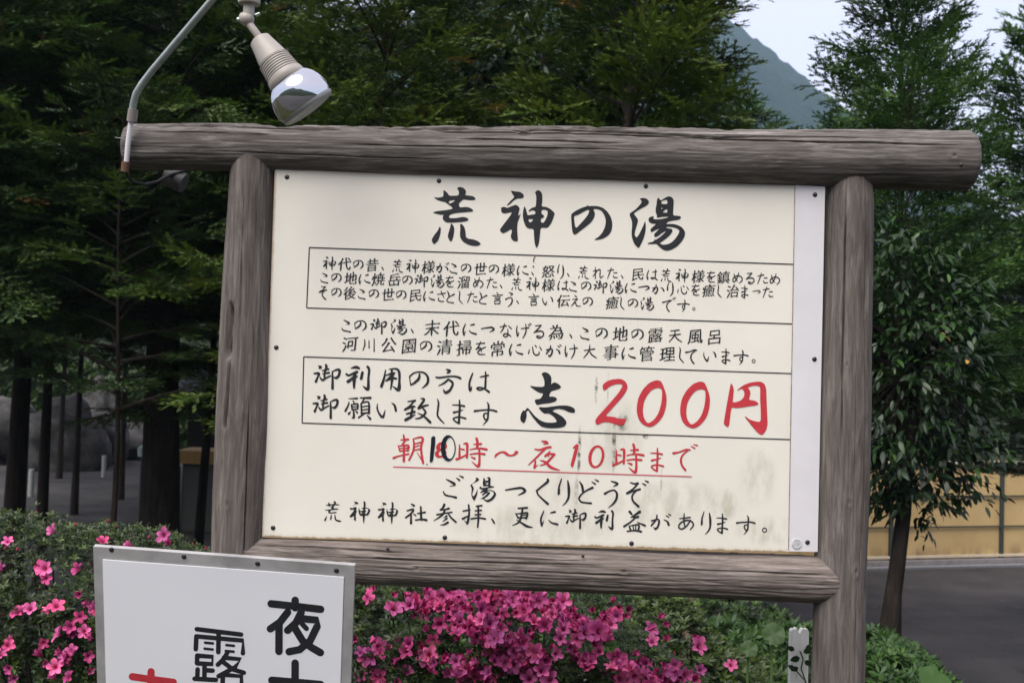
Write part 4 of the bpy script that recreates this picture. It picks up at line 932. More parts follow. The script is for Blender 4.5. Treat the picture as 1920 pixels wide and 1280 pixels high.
mb = MB(); mb.lathe(A2, bd, [(a_ * k_, b_ * k_) for a_, b_ in [(64.2, 55.5), (68, 55), (72, 52), (75, 44), (77, 30), (78, 12), (78.2, .05)]], 64); mb.build('lens', FR, bulb, smooth=True)

# ------------------------------------------------------------------ small white sign in front
o_ = Vector((-.8770, 2.1669, 1.2029))
from math import cos, sin
# fitted pose: yaw about z, lean about the top edge, tilt in its own plane
def sb_frame(ya, le, ti):
    u = Vector((cos(ya), sin(ya), 0)); n = Vector((-sin(ya), cos(ya), 0)); v = Vector((0, 0, 1)) * cos(le) + n * sin(le)
    return u * cos(ti) + v * sin(ti), v * cos(ti) - u * sin(ti)
SU, SV = sb_frame(*(-.0162231, -.26134896, -.04302318))
SN = SU.cross(SV).normalized()
if SN.y > 0: SN = -SN
OX = o_
SW, SH = .558, .55
ss = empty('small_sign', OX + SU * SW / 2 - SV * SH, 'white metal sign with grey border and bold black and red characters, lower left', 'sign')
t = NT('white_enamel', .28, .5)
_n = t.noise(t.co(), 4, 4, .5); t.col(t.ramp(_n, [(.3, (.76, .765, .80)), (.7, (.80, .80, .83))])); WEN = t.m
def sp(a_, b_, n_=0.): return OX + SU * a_ - SV * b_ + SN * n_
def plate(name, a0, b0, a1, b1, n0, n1, mat, parent, **k):
    mb = MB(); mb.add([sp(a0, b0, n1), sp(a1, b0, n1), sp(a1, b1, n1), sp(a0, b1, n1), sp(a0, b0, n0), sp(a1, b0, n0), sp(a1, b1, n0), sp(a0, b1, n0)],
        [(3, 2, 1, 0), (4, 5, 6, 7), (0, 1, 5, 4), (1, 2, 6, 5), (2, 3, 7, 6), (3, 0, 4, 7)]); return mb.build(name, mat, parent, **k)
plate('face', .02, .028, SW - .022, SH - .02, -.004, .0015, WEN, ss)
bw = .021
plate('border', 0, 0, SW, .030, -.012, .0, BAREM, ss); plate('border', 0, .0303, bw, SH, -.012, .0, BAREM, ss)
plate('border', SW - bw, .0303, SW, SH, -.012, .0, BAREM, ss); plate('border', bw + .0003, SH - .024, SW - bw - .0003, SH, -.012, 0, BAREM, ss)
def spx(px, py):
    """photo pixel -> sign metres"""
    d = _fw + RT * (px - 960) / FPX + UP * (640 - py) / FPX; d = Vector(d); c0 = Vector(CAMP)
    t_ = (OX - c0).dot(SN) / d.dot(SN); q_ = c0 + d * t_ - OX; return q_.dot(SU), -q_.dot(SV)
for px, py in ((209, 1030), (345, 1043), (483, 1056), (631, 1069)):
    a_, b_ = spx(px, py); dome('rivet', sp(a_, b_, 0), .0055, SN, SCREW, ss)
def rstroke(pts_, wd):
    """round-ended stroke polygon around a polyline"""
    P = [Vector(p) for p in pts_]; left = []; right = []
    for i in range(len(P)):
        t1 = (P[min(i + 1, len(P) - 1)] - P[max(i - 1, 0)]).normalized(); nn = Vector((-t1.y, t1.x)) * wd / 2
        left.append(P[i] + nn); right.append(P[i] - nn)
    def arc(c0, d0):
        return [c0 + (Vector((d0.x * math.cos(q_) - d0.y * math.sin(q_), d0.x * math.sin(q_) + d0.y * math.cos(q_)))) * wd / 2 for q_ in np.linspace(-math.pi / 2, math.pi / 2, 9)[1:-1]]
    te = (P[-1] - P[-2]).normalized(); tb = (P[0] - P[1]).normalized()
    return [tuple(p) for p in right + arc(P[-1], te) + left[::-1] + arc(P[0], tb)]
def sletter(strokes, wd, mat):
    loops = []
    for st in strokes:
        wq = wd
        if not isinstance(st[0], tuple): wq, st = st[0], st[1:]
        poly = rstroke([(160 + x / 3.556, 1000 + y / 3.556) for x, y in st], wq / 3.556)
        loc = [(lambda ab: (ab[0], -ab[1]))(spx(*p)) for p in poly]
        if sum(loc[i][0] * loc[(i + 1) % len(loc)][1] - loc[(i + 1) % len(loc)][0] * loc[i][1] for i in range(len(loc))) < 0: loc = loc[::-1]
        loops.append(loc)
    fill('character', loops, mat, ss, .0019, frame=(OX, SU, SV, SN), nonzero=True)
S1 = [[(1400, 440), (1400, 490)], [(1240, 463), (1400, 480), (1570, 500)], [(1350, 520), (1300, 585), (1235, 630)], [(1293, 590), (1292, 780)], [(1440, 520), (1405, 590), (1350, 640)],
      [(1420, 560), (1545, 572), (1548, 610), (1500, 710), (1430, 768), (1360, 782)], [(1395, 620), (1450, 710), (1510, 755), (1568, 788)], [34, (1445, 595), (1475, 628)],
      ]
S1b = [[(1400, 858), (1398, 1300)], [(1245, 972), (1400, 985), (1570, 1000)]]
S2 = [[(745, 632), (1040, 668)], [(742, 680), (738, 765)], [(745, 680), (1052, 708), (1052, 792)], [(890, 655), (888, 785)], [18, (800, 722), (852, 727)], [18, (797, 762), (850, 767)], [18, (942, 738), (992, 743)], [18, (938, 777), (990, 782)],
      [(748, 808), (746, 858)], [(748, 808), (850, 816), (848, 864), (750, 860)], [(797, 865), (795, 962)], [(797, 905), (850, 908)], [(750, 900), (748, 960)], [(730, 962), (872, 970)],
      [(948, 788), (925, 830), (885, 868)], [(925, 822), (1035, 832), (1000, 885), (890, 945)], [(920, 850), (985, 900), (1058, 922)], [(918, 935), (916, 1060)], [(918, 935), (1042, 946), (1042, 1060)], [(918, 1050), (1042, 1060)]]
S3 = [[(440, 915), (438, 1010), (400, 1120), (320, 1200)], [(315, 948), (440, 966), (588, 985)], [(440, 1010), (480, 1120), (580, 1200)]]
sletter(S1, 50, INK); sletter(S1b, 50, INK); sletter(S2, 31, INK); sletter(S3, 48, REDINK)
for a_ in (.09, SW - .09):
    mb = MB(); p0 = sp(a_, .05, -.03); p1 = sp(a_, SH, -.03); p2 = Vector((p1.x, p1.y, -.05)); mb.tube([p0, p1, p2], .017, 10); mb.build('leg', STEEL, ss, smooth=True)

# ------------------------------------------------------------------ vegetation builders
def basis(d, up):
    """rows of orthonormal frames (N,3,3): columns = dir, side, normal"""
    d = d / np.linalg.norm(d, axis=1, keepdims=True)
    s_ = np.cross(up, d); s_ /= np.linalg.norm(s_, axis=1, keepdims=True) + 1e-9
    n_ = np.cross(d, s_)
    return np.stack([d, s_, n_], -1)
def tile(TV, TF, P, B, sc, tint, tvar=None):
    """place copies of a template (TV,TF) at points P with frames B and scales sc -> V, F, T"""
    n, m = len(P), len(TV)
    V = np.einsum('nij,mj->nmi', B, TV) * sc[:, None, None] + P[:, None, :]
    F = (TF[None] + (np.arange(n) * m)[:, None, None]).reshape(-1, TF.shape[1])
    T = np.repeat(tint, m)
    if tvar is not None: T = T + np.tile(tvar, n)
    return V.reshape(-1, 3), F, np.clip(T, 0, 1)
def spray_template(rs, L=.16, side=2, nl=.024, nw=.0105):
    """plump conifer spray: an axis and side shoots set all round with needles (single triangles)"""
    V = []; F = []; T = []
    def needle(p, d, up_, tv):
        s_ = np.cross(d, up_); s_ = s_ / (np.linalg.norm(s_) + 1e-9) * nw / 2; l = nl * rs.uniform(.7, 1.2)
        i = len(V); V.extend([p - s_, p + s_, p + d * l]); F.append((i, i + 1, i + 2)); T.extend([tv] * 3)
    def twig(p, d, l, t0):
        n = max(4, int(l / .0125)); d = d / np.linalg.norm(d)
        s1 = np.cross([0, 0, 1.], d); s1 /= np.linalg.norm(s1); u1 = np.cross(d, s1)
        for k in range(n):
            f = (k + .5) / n; q_ = p + d * l * f + np.array([0, 0, -.6 * (l * f) ** 2])
            for sg in (-1, 1):
                a_ = rs.uniform(.6, 1.0) * (1 - .4 * f); b_ = rs.uniform(-.45, .75)
                nd = d * math.cos(a_) + (s1 * sg * math.cos(b_) + u1 * math.sin(b_)) * math.sin(a_)
                needle(q_, nd, u1 + rs.normal(0, .5, 3), t0 + .26 * f - .1)
        needle(p + d * l, d, u1, t0 + .22)
    X_ = np.array([1., 0, 0])
    twig(np.zeros(3), X_, L, 0)
    for k in range(side):
        f = .15 + .45 * k / max(1, side - 1)
        for sg in (-1, 1):
            a_ = rs.uniform(.6, .9); twig(X_ * L * (f + sg * .05), np.array([math.cos(a_), sg * math.sin(a_), rs.uniform(-.3, .35)]), L * (.60 - .34 * f) * rs.uniform(.8, 1.2), .02)
    return np.array(V), np.array(F), np.array(T)

def conifer_mesh(seed, H=6.0, z0=.8, R=1.5, nbr=80, dens=1., up=.25, spray=1., open_=0., shape=.75, mat=CON_D, trunk_r=.09, lean=0., tw=1., brown=.008):
    rs = np.random.RandomState(seed)
    TV, TF, TT = spray_template(rs)
    P = []; D = []; N = []; SC = []; TI = []
    mb = MB()
    nz_ = 9; tr = []
    for i in range(nz_ + 1):
        f = i / nz_; tr.append(Vector((lean * f * f * H + .03 * math.sin(f * 7 + seed), .03 * math.cos(f * 6 + seed), H * f)))
    mb.tube(tr, [trunk_r * (1 - .9 * (i / nz_)) * (1.25 if i == 0 else 1) for i in range(nz_ + 1)], 10)
    for b in range(nbr):
        f = ((b + rs.uniform(0, 1)) / nbr); h = z0 + (H - z0) * f ** .9
        az_ = b * 2.39996 + rs.uniform(-.5, .5)
        L = R * (1.03 - f) ** shape * rs.uniform(.62, 1.12) + .12
        el = up + .35 * f + rs.uniform(-.18, .2)
        tf = h / H; o0 = np.array([lean * tf * tf * H, 0, h])
        d = np.array([math.cos(az_) * math.cos(el), math.sin(az_) * math.cos(el), math.sin(el)])
        nseg = max(4, int(L / .115)); pts_ = [o0]; dd = d.copy()
        for k in range(nseg):
            dd = dd + np.array([rs.uniform(-.07, .07), rs.uniform(-.07, .07), -.045 + .03 * (k / nseg)]); dd /= np.linalg.norm(dd)
            pts_.append(pts_[-1] + dd * L / nseg)
        r0 = (.006 + .010 * L) * (1 - .4 * f)
        mb.tube([Vector(p) for p in pts_], [max(.0025, r0 * (1 - .85 * k / nseg)) for k in range(nseg + 1)], 5, False)
        bt = rs.uniform(-.22, .22) + .08
        for k in range(1, nseg + 1):
            g_ = k / nseg
            if g_ < .22 + open_ * .15: continue
            dirn = pts_[k] - pts_[k - 1]; dirn /= np.linalg.norm(dirn)
            side = np.cross([0, 0, 1], dirn); side /= np.linalg.norm(side)
            for sg in (-1, 1):
                if rs.rand() < open_ * .35: continue
                a_ = rs.uniform(.65, 1.05); tl = tw * (.10 + .42 * L * (1 - g_) ** .8 * rs.uniform(.5, 1.1)) * .9
                td = dirn * math.cos(a_) + side * sg * math.sin(a_) + np.array([0, 0, rs.uniform(-.22, .08)])
                td /= np.linalg.norm(td); m = max(1, int(tl / (.085 / dens)))
                for q_ in range(m):
                    pp = pts_[k] + td * tl * (q_ + rs.uniform(.2, .9)) / m + rs.normal(0, .012, 3)
                    sa = rs.uniform(-.55, .55); sd_ = td * math.cos(sa) + np.cross([0, 0, 1], td) * math.sin(sa) + np.array([0, 0, rs.uniform(-.25, .12)])
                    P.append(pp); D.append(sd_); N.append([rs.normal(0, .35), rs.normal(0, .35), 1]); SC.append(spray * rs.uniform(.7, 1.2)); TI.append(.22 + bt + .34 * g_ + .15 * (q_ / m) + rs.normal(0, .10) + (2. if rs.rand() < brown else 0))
            if k == nseg or rs.rand() < .5:
                P.append(pts_[k]); D.append(dirn); N.append([rs.normal(0, .3), rs.normal(0, .3), 1]); SC.append(spray * rs.uniform(.9, 1.25)); TI.append(.62 + bt + rs.normal(0, .06))
    P, D, N, SC, TI = [np.array(q_, float) for q_ in (P, D, N, SC, TI)]
    V, F, T = tile(TV, TF, P, basis(D, N), SC, TI * 0, None)
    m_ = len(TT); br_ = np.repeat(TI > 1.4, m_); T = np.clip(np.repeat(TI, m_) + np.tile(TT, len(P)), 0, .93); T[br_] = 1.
    print('conifer', seed, 'sprays', len(P), 'tris', len(F))
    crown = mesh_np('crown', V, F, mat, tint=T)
    return mb.mesh('trunk', BARK, True), crown

def recolor(me, mat):
    m2 = me.copy(); m2.materials.clear(); m2.materials.append(mat); return m2

VA = conifer_mesh(1, 7.4, 2.95, 2.0, 120, 1.0, .2, 1.35, .08, .55, CON_D, .20)
VB = conifer_mesh(2, 6.6, 2.0, 1.35, 125, 1.0, .34, 1.35, .1, .55, CON_Y, .06, .0, brown=.03)
VC = conifer_mesh(3, 6.6, 2.35, 1.0, 92, .9, .66, 1.75, .25, .42, CON_B, .06)
VD = conifer_mesh(8, 6.8, 1.9, 1.05, 115, 1.0, .5, 1.35, .05, .45, CON_Y, .06)
VS = conifer_mesh(5, 4.4, 2.1, .8, 44, 1., .3, 1.1, .1, .6, CON_D, .035)
VL = conifer_mesh(6, 4.6, 2.25, .85, 50, 1., .35, .95, .1, .5, CON_B, .035)
def tree(name, px, Y, var, s, rot, label, mat=None, sx=1., leanx=0., ts=1., zoff=0., cat='tree', pyref=700):
    p = at(px, pyref, Y); p.z = gz(p.x, Y) + zoff
    e = empty(name, p, label, cat)
    e.rotation_euler = (0, rad(leanx), rad(rot)); e.scale = (s * sx, s * sx, s)
    tr, cr = var
    o = bpy.data.objects.new('trunk', tr); C.objects.link(o); o.parent = e; o.scale = (ts, ts, 1)
    if mat is not None:
        pass
    c_ = bpy.data.objects.new('crown', cr); C.objects.link(c_); c_.parent = e
    if mat is not None:
        c_.material_slots[0].link = 'OBJECT'; c_.material_slots[0].material = mat
    return e
_rc = {}
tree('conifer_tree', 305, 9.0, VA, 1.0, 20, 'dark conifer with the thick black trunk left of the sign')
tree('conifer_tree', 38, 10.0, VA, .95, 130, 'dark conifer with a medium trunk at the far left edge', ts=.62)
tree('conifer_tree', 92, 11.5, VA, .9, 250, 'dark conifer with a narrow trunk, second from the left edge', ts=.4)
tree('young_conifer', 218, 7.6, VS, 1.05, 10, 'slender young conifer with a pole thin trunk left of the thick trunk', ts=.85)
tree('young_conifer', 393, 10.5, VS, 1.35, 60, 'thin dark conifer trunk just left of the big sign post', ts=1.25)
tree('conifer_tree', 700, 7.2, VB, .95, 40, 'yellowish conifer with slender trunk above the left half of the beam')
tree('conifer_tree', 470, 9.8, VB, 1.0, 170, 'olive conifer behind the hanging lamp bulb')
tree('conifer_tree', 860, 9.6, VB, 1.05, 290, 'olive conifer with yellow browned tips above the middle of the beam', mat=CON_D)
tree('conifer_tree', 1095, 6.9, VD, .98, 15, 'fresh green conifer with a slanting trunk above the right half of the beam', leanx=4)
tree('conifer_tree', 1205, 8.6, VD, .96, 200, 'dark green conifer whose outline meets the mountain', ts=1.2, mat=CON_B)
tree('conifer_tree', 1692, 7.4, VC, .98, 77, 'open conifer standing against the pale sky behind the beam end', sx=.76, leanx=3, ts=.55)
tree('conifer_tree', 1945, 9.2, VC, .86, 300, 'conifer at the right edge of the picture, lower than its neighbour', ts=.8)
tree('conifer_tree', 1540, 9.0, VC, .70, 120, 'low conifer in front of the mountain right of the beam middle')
tree('conifer_tree', -150, 8.2, VA, .92, 300, 'dark conifer added beyond the left edge to shade the yard, boughs reaching in', ts=.6)  # extra tree, trunk out of frame, added so its canopy darkens the yard
tree('conifer_tree', 120, 22, VA, 1.2, 140, 'dark conifer behind the boulders across the yard', ts=.25)
tree('conifer_tree', 236, 19, VA, 1.1, 290, 'dark conifer across the yard between the pole thin trunk and the thick trunk', ts=.25)
# the row behind
tree('conifer_tree', 306, 15.5, VA, 1.2, 10, 'tall shadowy conifer far back at the left', ts=.5)
tree('conifer_tree', 150, 17, VA, 1.15, 90, 'tall shadowy conifer far back between the left trunks', ts=.25)
tree('conifer_tree', 560, 14.0, VA, 1.15, 100, 'tall shadowy conifer far back behind the lamp')
tree('conifer_tree', 1040, 11.5, VA, 1.0, 200, 'black green conifer behind the middle of the sign', mat=CON_D)
tree('conifer_tree', 770, 16.5, VA, 1.2, 310, 'tall shadowy conifer far back between olive conifers')
tree('conifer_tree', -120, 13.5, VA, 1.1, 50, 'tall shadowy conifer whose boughs enter at the left edge')
tree('young_conifer', 1678, 6.7, VL, 1.0, 200, 'bright green young conifer leaning right behind the broadleaf crown', ts=.3, leanx=-2)
tree('young_conifer', 1696, 6.3, VL, .98, 60, 'small bright green conifer whose boughs come through the broadleaf crown', ts=.35)
tree('conifer_tree', 1775, 17.5, VA, .72, 200, 'squat dark conifer above the fence behind the broadleaf tree', ts=.5)
tree('conifer_tree', 1900, 18.5, VA, .74, 20, 'dark conifer above the fence at the right edge', ts=.5)
tree('conifer_tree', 1090, 14.0, VA, .78, 260, 'shadowy conifer far back behind the fresh green one')
tree('conifer_tree', 1380, 11.0, VD, .80, 33, 'dark conifer lower than the mountain outline behind the beam', mat=CON_B)
tree('conifer_tree', 1985, 10.5, VB, .78, 20, 'low olive conifer over the fence at the right edge', mat=CON_D)
tree('conifer_tree', 330, 20, VA, 1.3, 210, 'tallest conifer at the very back behind the thick trunk', ts=.3)
tree('conifer_tree', 40, 21, VA, 1.35, 70, 'tall conifer at the very back on the far left', ts=.3)

# ------------------------------------------------------------------ broadleaf trees with real leaves
def leaf_template(L=1., Wd=.34, fold=.10, curl=.18, n=4):
    V = []; F = []
    for i in range(n + 1):
        f = i / n; wd = Wd * math.sin(math.pi * min(1, f ** .8 * 1.0)) ** .8 if 0 < i < n else 0.
        x = L * f; z = -curl * f * f * L
        V += [(x, -wd / 2, z + fold * wd), (x, 0, z), (x, wd / 2, z + fold * wd)]
    for i in range(n):
        a_ = 3 * i; b_ = a_ + 3
        F += [(a_, b_, b_ + 1, a_ + 1), (a_ + 1, b_ + 1, b_ + 2, a_ + 2)]
    return np.array(V), np.array(F)
LV, LF = leaf_template()
def broadleaf(name, px, Y, zc, rx, rz, n, seed, label, trunk_pts, trunk_r, leafL=.085, singles=0, mat=BROAD, yellow=0, cat='tree', droop=.5):
    rs = np.random.RandomState(seed)
    c0 = at(px, 700, Y); c0 = np.array([c0.x, c0.y, zc])
    e = empty(name, Vector(trunk_pts[0]), label, cat)
    mb = MB(); mb.tube(trunk_pts, trunk_r, 9)
    top = np.array(trunk_pts[-1])
    P = []; D = []; N = []; SC = []; TI = []
    nb = n // 9
    for b in range(nb):
        u = rs.normal(0, 1, 3); u /= np.linalg.norm(u); r_ = rs.uniform(.35, 1.) ** .5
        lump = 1 + .22 * math.sin(5 * u[0] + seed) * math.cos(4 * u[2] + 2) + rs.normal(0, .05)
        p = c0 + u * np.array([rx, rx, rz]) * r_ * lump
        if b % 6 == 0:
            mb.tube([Vector(c0 * .75 + top * .25 + (p - c0) * .1), Vector((c0 + p) / 2 + np.array([0, 0, .04])), Vector(p)], [.009, .006, .003], 4, False)
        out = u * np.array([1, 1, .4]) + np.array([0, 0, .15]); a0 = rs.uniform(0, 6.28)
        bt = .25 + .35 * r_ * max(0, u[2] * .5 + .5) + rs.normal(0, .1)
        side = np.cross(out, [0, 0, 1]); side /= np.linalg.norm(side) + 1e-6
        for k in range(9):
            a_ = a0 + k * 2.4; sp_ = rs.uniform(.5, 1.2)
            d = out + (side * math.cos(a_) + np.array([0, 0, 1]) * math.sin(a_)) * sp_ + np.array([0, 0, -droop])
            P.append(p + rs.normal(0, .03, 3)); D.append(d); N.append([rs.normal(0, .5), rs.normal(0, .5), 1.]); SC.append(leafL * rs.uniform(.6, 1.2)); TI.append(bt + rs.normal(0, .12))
    P, D, N, SC, TI = [np.array(q_, float) for q_ in (P, D, N, SC, TI)]
    B = basis(D, N)
    mb.build('trunk', BARK, e, smooth=True)
    # the leaves that show largest: the ones nearest the camera
    order = np.argsort(P[:, 1]); sel = order[:singles * 3:3] if singles else np.array([], int); rest = np.setdiff1d(np.arange(len(P)), sel)
    V, F, T = tile(LV, LF, P[rest], B[rest], SC[rest], TI[rest])
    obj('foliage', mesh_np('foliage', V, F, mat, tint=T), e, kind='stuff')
    if singles:
        mm = [mesh_np('leaf', LV, LF, mat, tint=np.full(len(LV), t_)) for t_ in (.35, .55, .75, .95)]
        ym = mesh_np('leaf', LV * np.array([.9, 1.3, 1]), LF, BROADY)
        base_ = PW[e.name]
        for q_, i in enumerate(sel):
            yl = q_ < yellow * 7 and q_ % 7 == 0
            o = bpy.data.objects.new('leaf', ym if yl else mm[int(min(3, max(0, TI[i] * 4 + rs.normal(0, .6))))])
            M4 = Matrix(B[i].tolist()).to_4x4(); M4.translation = Vector(P[i]) - base_
            o.matrix_basis = M4 @ Matrix.Scale(SC[i], 4); C.objects.link(o); o.parent = e
    return e
TB = 5.6
tp = [(*at(1658, 1230, TB).xy, -.9), at(1664, 1190, TB), at(1680, 1080, TB), at(1695, 960, TB), at(1705, 850, TB), at(1722, 640, TB)]
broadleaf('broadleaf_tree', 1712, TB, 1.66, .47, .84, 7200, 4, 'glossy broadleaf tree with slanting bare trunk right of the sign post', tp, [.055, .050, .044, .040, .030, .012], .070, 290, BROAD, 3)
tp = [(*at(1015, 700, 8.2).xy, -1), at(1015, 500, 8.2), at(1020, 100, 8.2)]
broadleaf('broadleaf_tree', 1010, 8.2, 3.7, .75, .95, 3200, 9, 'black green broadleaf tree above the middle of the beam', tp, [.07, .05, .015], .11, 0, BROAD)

# ------------------------------------------------------------------ azalea bushes with flowers
def az_flower(rs, open_=1.):
    """five lobed funnel, opening along +X, unit radius; every variant has its own bends"""
    V = [(-.6, 0, 0)]; F = []
    ring = []
    for k in range(5):
        a0 = 2 * math.pi * k / 5 + rs.uniform(-.08, .08); b_ = rs.uniform(-.18, .22); l = rs.uniform(.86, 1.08); tw_ = rs.uniform(-.12, .12)
        for (da, r_, x) in ((-.60, .50, .0), (-.47, .80, .12), (-.20, .97, .12), (.0, 1.06, .02), (.20, .97, .10), (.47, .80, .16)):
            rr = r_ * l * open_; ring.append((x + b_ * r_ + tw_ * da * 2 + (1 - open_) * r_ * .9, rr * math.cos(a0 + da), rr * math.sin(a0 + da)))
    m = len(ring); V += ring
    V += [(-.02 + (1 - open_) * .2, .42 * open_ * math.cos(2 * math.pi * k / m - .6), .42 * open_ * math.sin(2 * math.pi * k / m - .6)) for k in range(m)]
    V += [(-.28, .16 * math.cos(2 * math.pi * k / m - .6), .16 * math.sin(2 * math.pi * k / m - .6)) for k in range(m)]
    for k in range(m):
        k2 = (k + 1) % m
        F.append((1 + m + k, 1 + k, 1 + k2, 1 + m + k2)); F.append((1 + 2 * m + k, 1 + m + k, 1 + m + k2, 1 + 2 * m + k2)); F.append((0, 1 + 2 * m + k, 1 + 2 * m + k2))
    return V, F
def petal_mat(name, c1, c2):
    t = NT(name, .55, .25)
    cx = t.n('SeparateXYZ'); t.l(t.co(), cx.inputs[0])
    rr = t.n('VectorMath', operation='LENGTH'); t.l(t.co((0, 1, 1)), rr.inputs[0])
    c = t.ramp(rr.outputs['Value'], [(.12, c1), (.45, c2), (1., tuple(x * 1.15 for x in c2))]); oi = t.n('ObjectInfo'); hv = t.n('HueSaturation'); t.l(c, hv.inputs['Color'])
    t.l(t.math('ADD', t.math('MULTIPLY', oi.outputs['Random'], .7), .55), hv.inputs['Value']); t.l(t.math('ADD', t.math('MULTIPLY', oi.outputs['Random'], .03), .485), hv.inputs['Hue']); t.col(hv.outputs[0])
    tr = t.n('BsdfTranslucent'); t.l(hv.outputs[0], tr.inputs[0]); ms = t.n('MixShader'); ms.inputs[0].default_value = .25
    t.l(t.b.outputs[0], ms.inputs[1]); t.l(tr.outputs[0], ms.inputs[2]); t.l(ms.outputs[0], t.t.nodes['Material Output'].inputs[0]); return t.m
PETALS = [petal_mat('pink_petal', (.34, .014, .10), (.76, .15, .38)), petal_mat('deep_pink_petal', (.28, .010, .08), (.62, .08, .26)), petal_mat('mauve_petal', (.30, .015, .11), (.68, .14, .38))]
BUDM = simple('azalea_bud', (.42, .05, .10), .5, .3)
fl_me = []
PETALX = simple('inner_petal', (.46, .05, .19), .55, .25, var=.35, sc=30)
_rf = np.random.RandomState(5)
for q_ in range(12):
    AFV, AFF = az_flower(_rf, (1., .95, .8, .55)[q_ % 4])
    me = bpy.data.meshes.new('flower'); me.from_pydata(AFV, [], AFF); me.materials.append(PETALS[q_ % 3]); me.polygons.foreach_set('use_smooth', [True] * len(me.polygons)); fl_me.append(me)
stm = MB()
for k in range(5):
    a_ = k * 1.256; stm.tube([(-.3, 0, 0), (.15, .12 * cos(a_), .12 * sin(a_)), (.42, .22 * cos(a_), .22 * sin(a_))], [.02, .015, .025], 3, False)
st_me = stm.mesh('stamens', simple('stamen_pink', (.5, .12, .2), .5, .3))
def rosette_template(rs):
    V = []; F = []
    for k in range(6):
        a_ = k * 1.047 + rs.uniform(-.2, .2); el = rs.uniform(.1, .75); l = rs.uniform(.75, 1.1)
        d = np.array([math.sin(el), math.cos(a_) * math.cos(el), math.sin(a_) * math.cos(el)]); s_ = np.cross(d, [1, 0, 0]); s_ /= np.linalg.norm(s_)
        i = len(V); V += [d * .05, d * l * .5 + s_ * .17, d * l, d * l * .5 - s_ * .17, d * l * .5 - np.array([.05, 0, 0])]; F += [(i, i + 1, i + 4), (i + 1, i + 2, i + 4), (i + 2, i + 3, i + 4), (i + 3, i, i + 4)]
    return np.array(V), np.array(F)
def _gap(p, seed):
    return noise.noise(Vector((p[0] * 9, p[1] * 9, p[2] * 9 + seed))) 
def bush(name, surf, n, seed, label, cat, leafL=.024, mat=AZ_L, flowers=(), buds=0, stems=30, basep=None, flr=(.021, .030), extra=0, core=True, nup=.9):
    """surf(rs) -> (point, outward normal, depth 0..1) samples the shell of the bush"""
    rs = np.random.RandomState(seed)
    e = empty(name, basep, label, cat)
    RV, RF = rosette_template(rs)
    P = []; D = []; TI = []; SC = []
    for i in range(n):
        p, nn, dp = surf(rs)
        if _gap(p, seed) < -.16 + .25 * dp - .1: continue
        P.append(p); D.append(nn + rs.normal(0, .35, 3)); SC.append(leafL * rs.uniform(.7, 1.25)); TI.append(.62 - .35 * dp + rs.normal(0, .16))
    P, D, SC, TI = map(np.array, (P, D, SC, TI))
    V, F, T = tile(RV, RF, P, basis(D, np.tile([0.13, .2, 1.], (len(P), 1))), SC, TI)
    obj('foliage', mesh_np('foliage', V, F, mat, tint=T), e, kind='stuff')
    mb = MB(); bv = Vector(basep)
    for k in range(stems):
        p, nn, dp = surf(rs); q_ = Vector(p) - Vector(nn) * .03; b0 = Vector((bv.x + (q_.x - bv.x) * .6, bv.y + (q_.y - bv.y) * .4, -.03)); mb.tube([b0, (b0 + q_) / 2 + Vector((0, 0, .03)), q_], [.008, .006, .0025], 5, False)
    if stems: mb.build('stems', BARK, e)
    for i, (p, nn) in enumerate(flowers):
        B = basis((np.array(nn) + rs.normal(0, .38, 3))[None], np.array([[rs.normal(), .1, 1.]]))[0]
        M4 = Matrix(B.tolist()).to_4x4(); r_ = rs.uniform(*flr)
        M4.translation = Vector(p) - Vector(basep)
        o = bpy.data.objects.new('flower', fl_me[rs.randint(12)]); o.matrix_basis = M4 @ Matrix.Scale(r_, 4); C.objects.link(o); o.parent = e
        if i % 2 == 0:
            s_ = bpy.data.objects.new('stamens', st_me); C.objects.link(s_); s_.parent = o
    if extra:
        VV_ = []; FF_ = []
        for i in range(extra):
            p, nn = flowers[rs.randint(len(flowers))]; q_ = Vector(p) + Vector((rs.uniform(-.06, .06), rs.uniform(.01, .05), rs.uniform(-.05, .035)))
            B = basis((np.array(nn) + rs.normal(0, .5, 3))[None], np.array([[rs.normal(), .1, 1.]]))[0]; n0 = len(VV_)
            VV_ += [tuple(np.array(B) @ np.array(v_) * .022 + np.array(q_)) for v_ in AFV]; FF_ += [tuple(a_ + n0 for a_ in f_) for f_ in AFF]
        me = bpy.data.meshes.new('blossoms'); me.from_pydata(VV_, [], FF_); me.materials.append(PETALX); obj('blossoms', me, e, kind='stuff')
    if buds:
        mb = MB()
        for i in range(buds):
            p, nn, dp = surf(rs)
            if dp > .3: continue
            q_ = Vector(p) + Vector(nn) * .012; mb.lathe(q_, nn, [(-.008, .0005), (-.003, .0035), (.004, .0045), (.012, .0012)], 5)
        mb.build('buds', BUDM, e, kind='stuff')
    return e
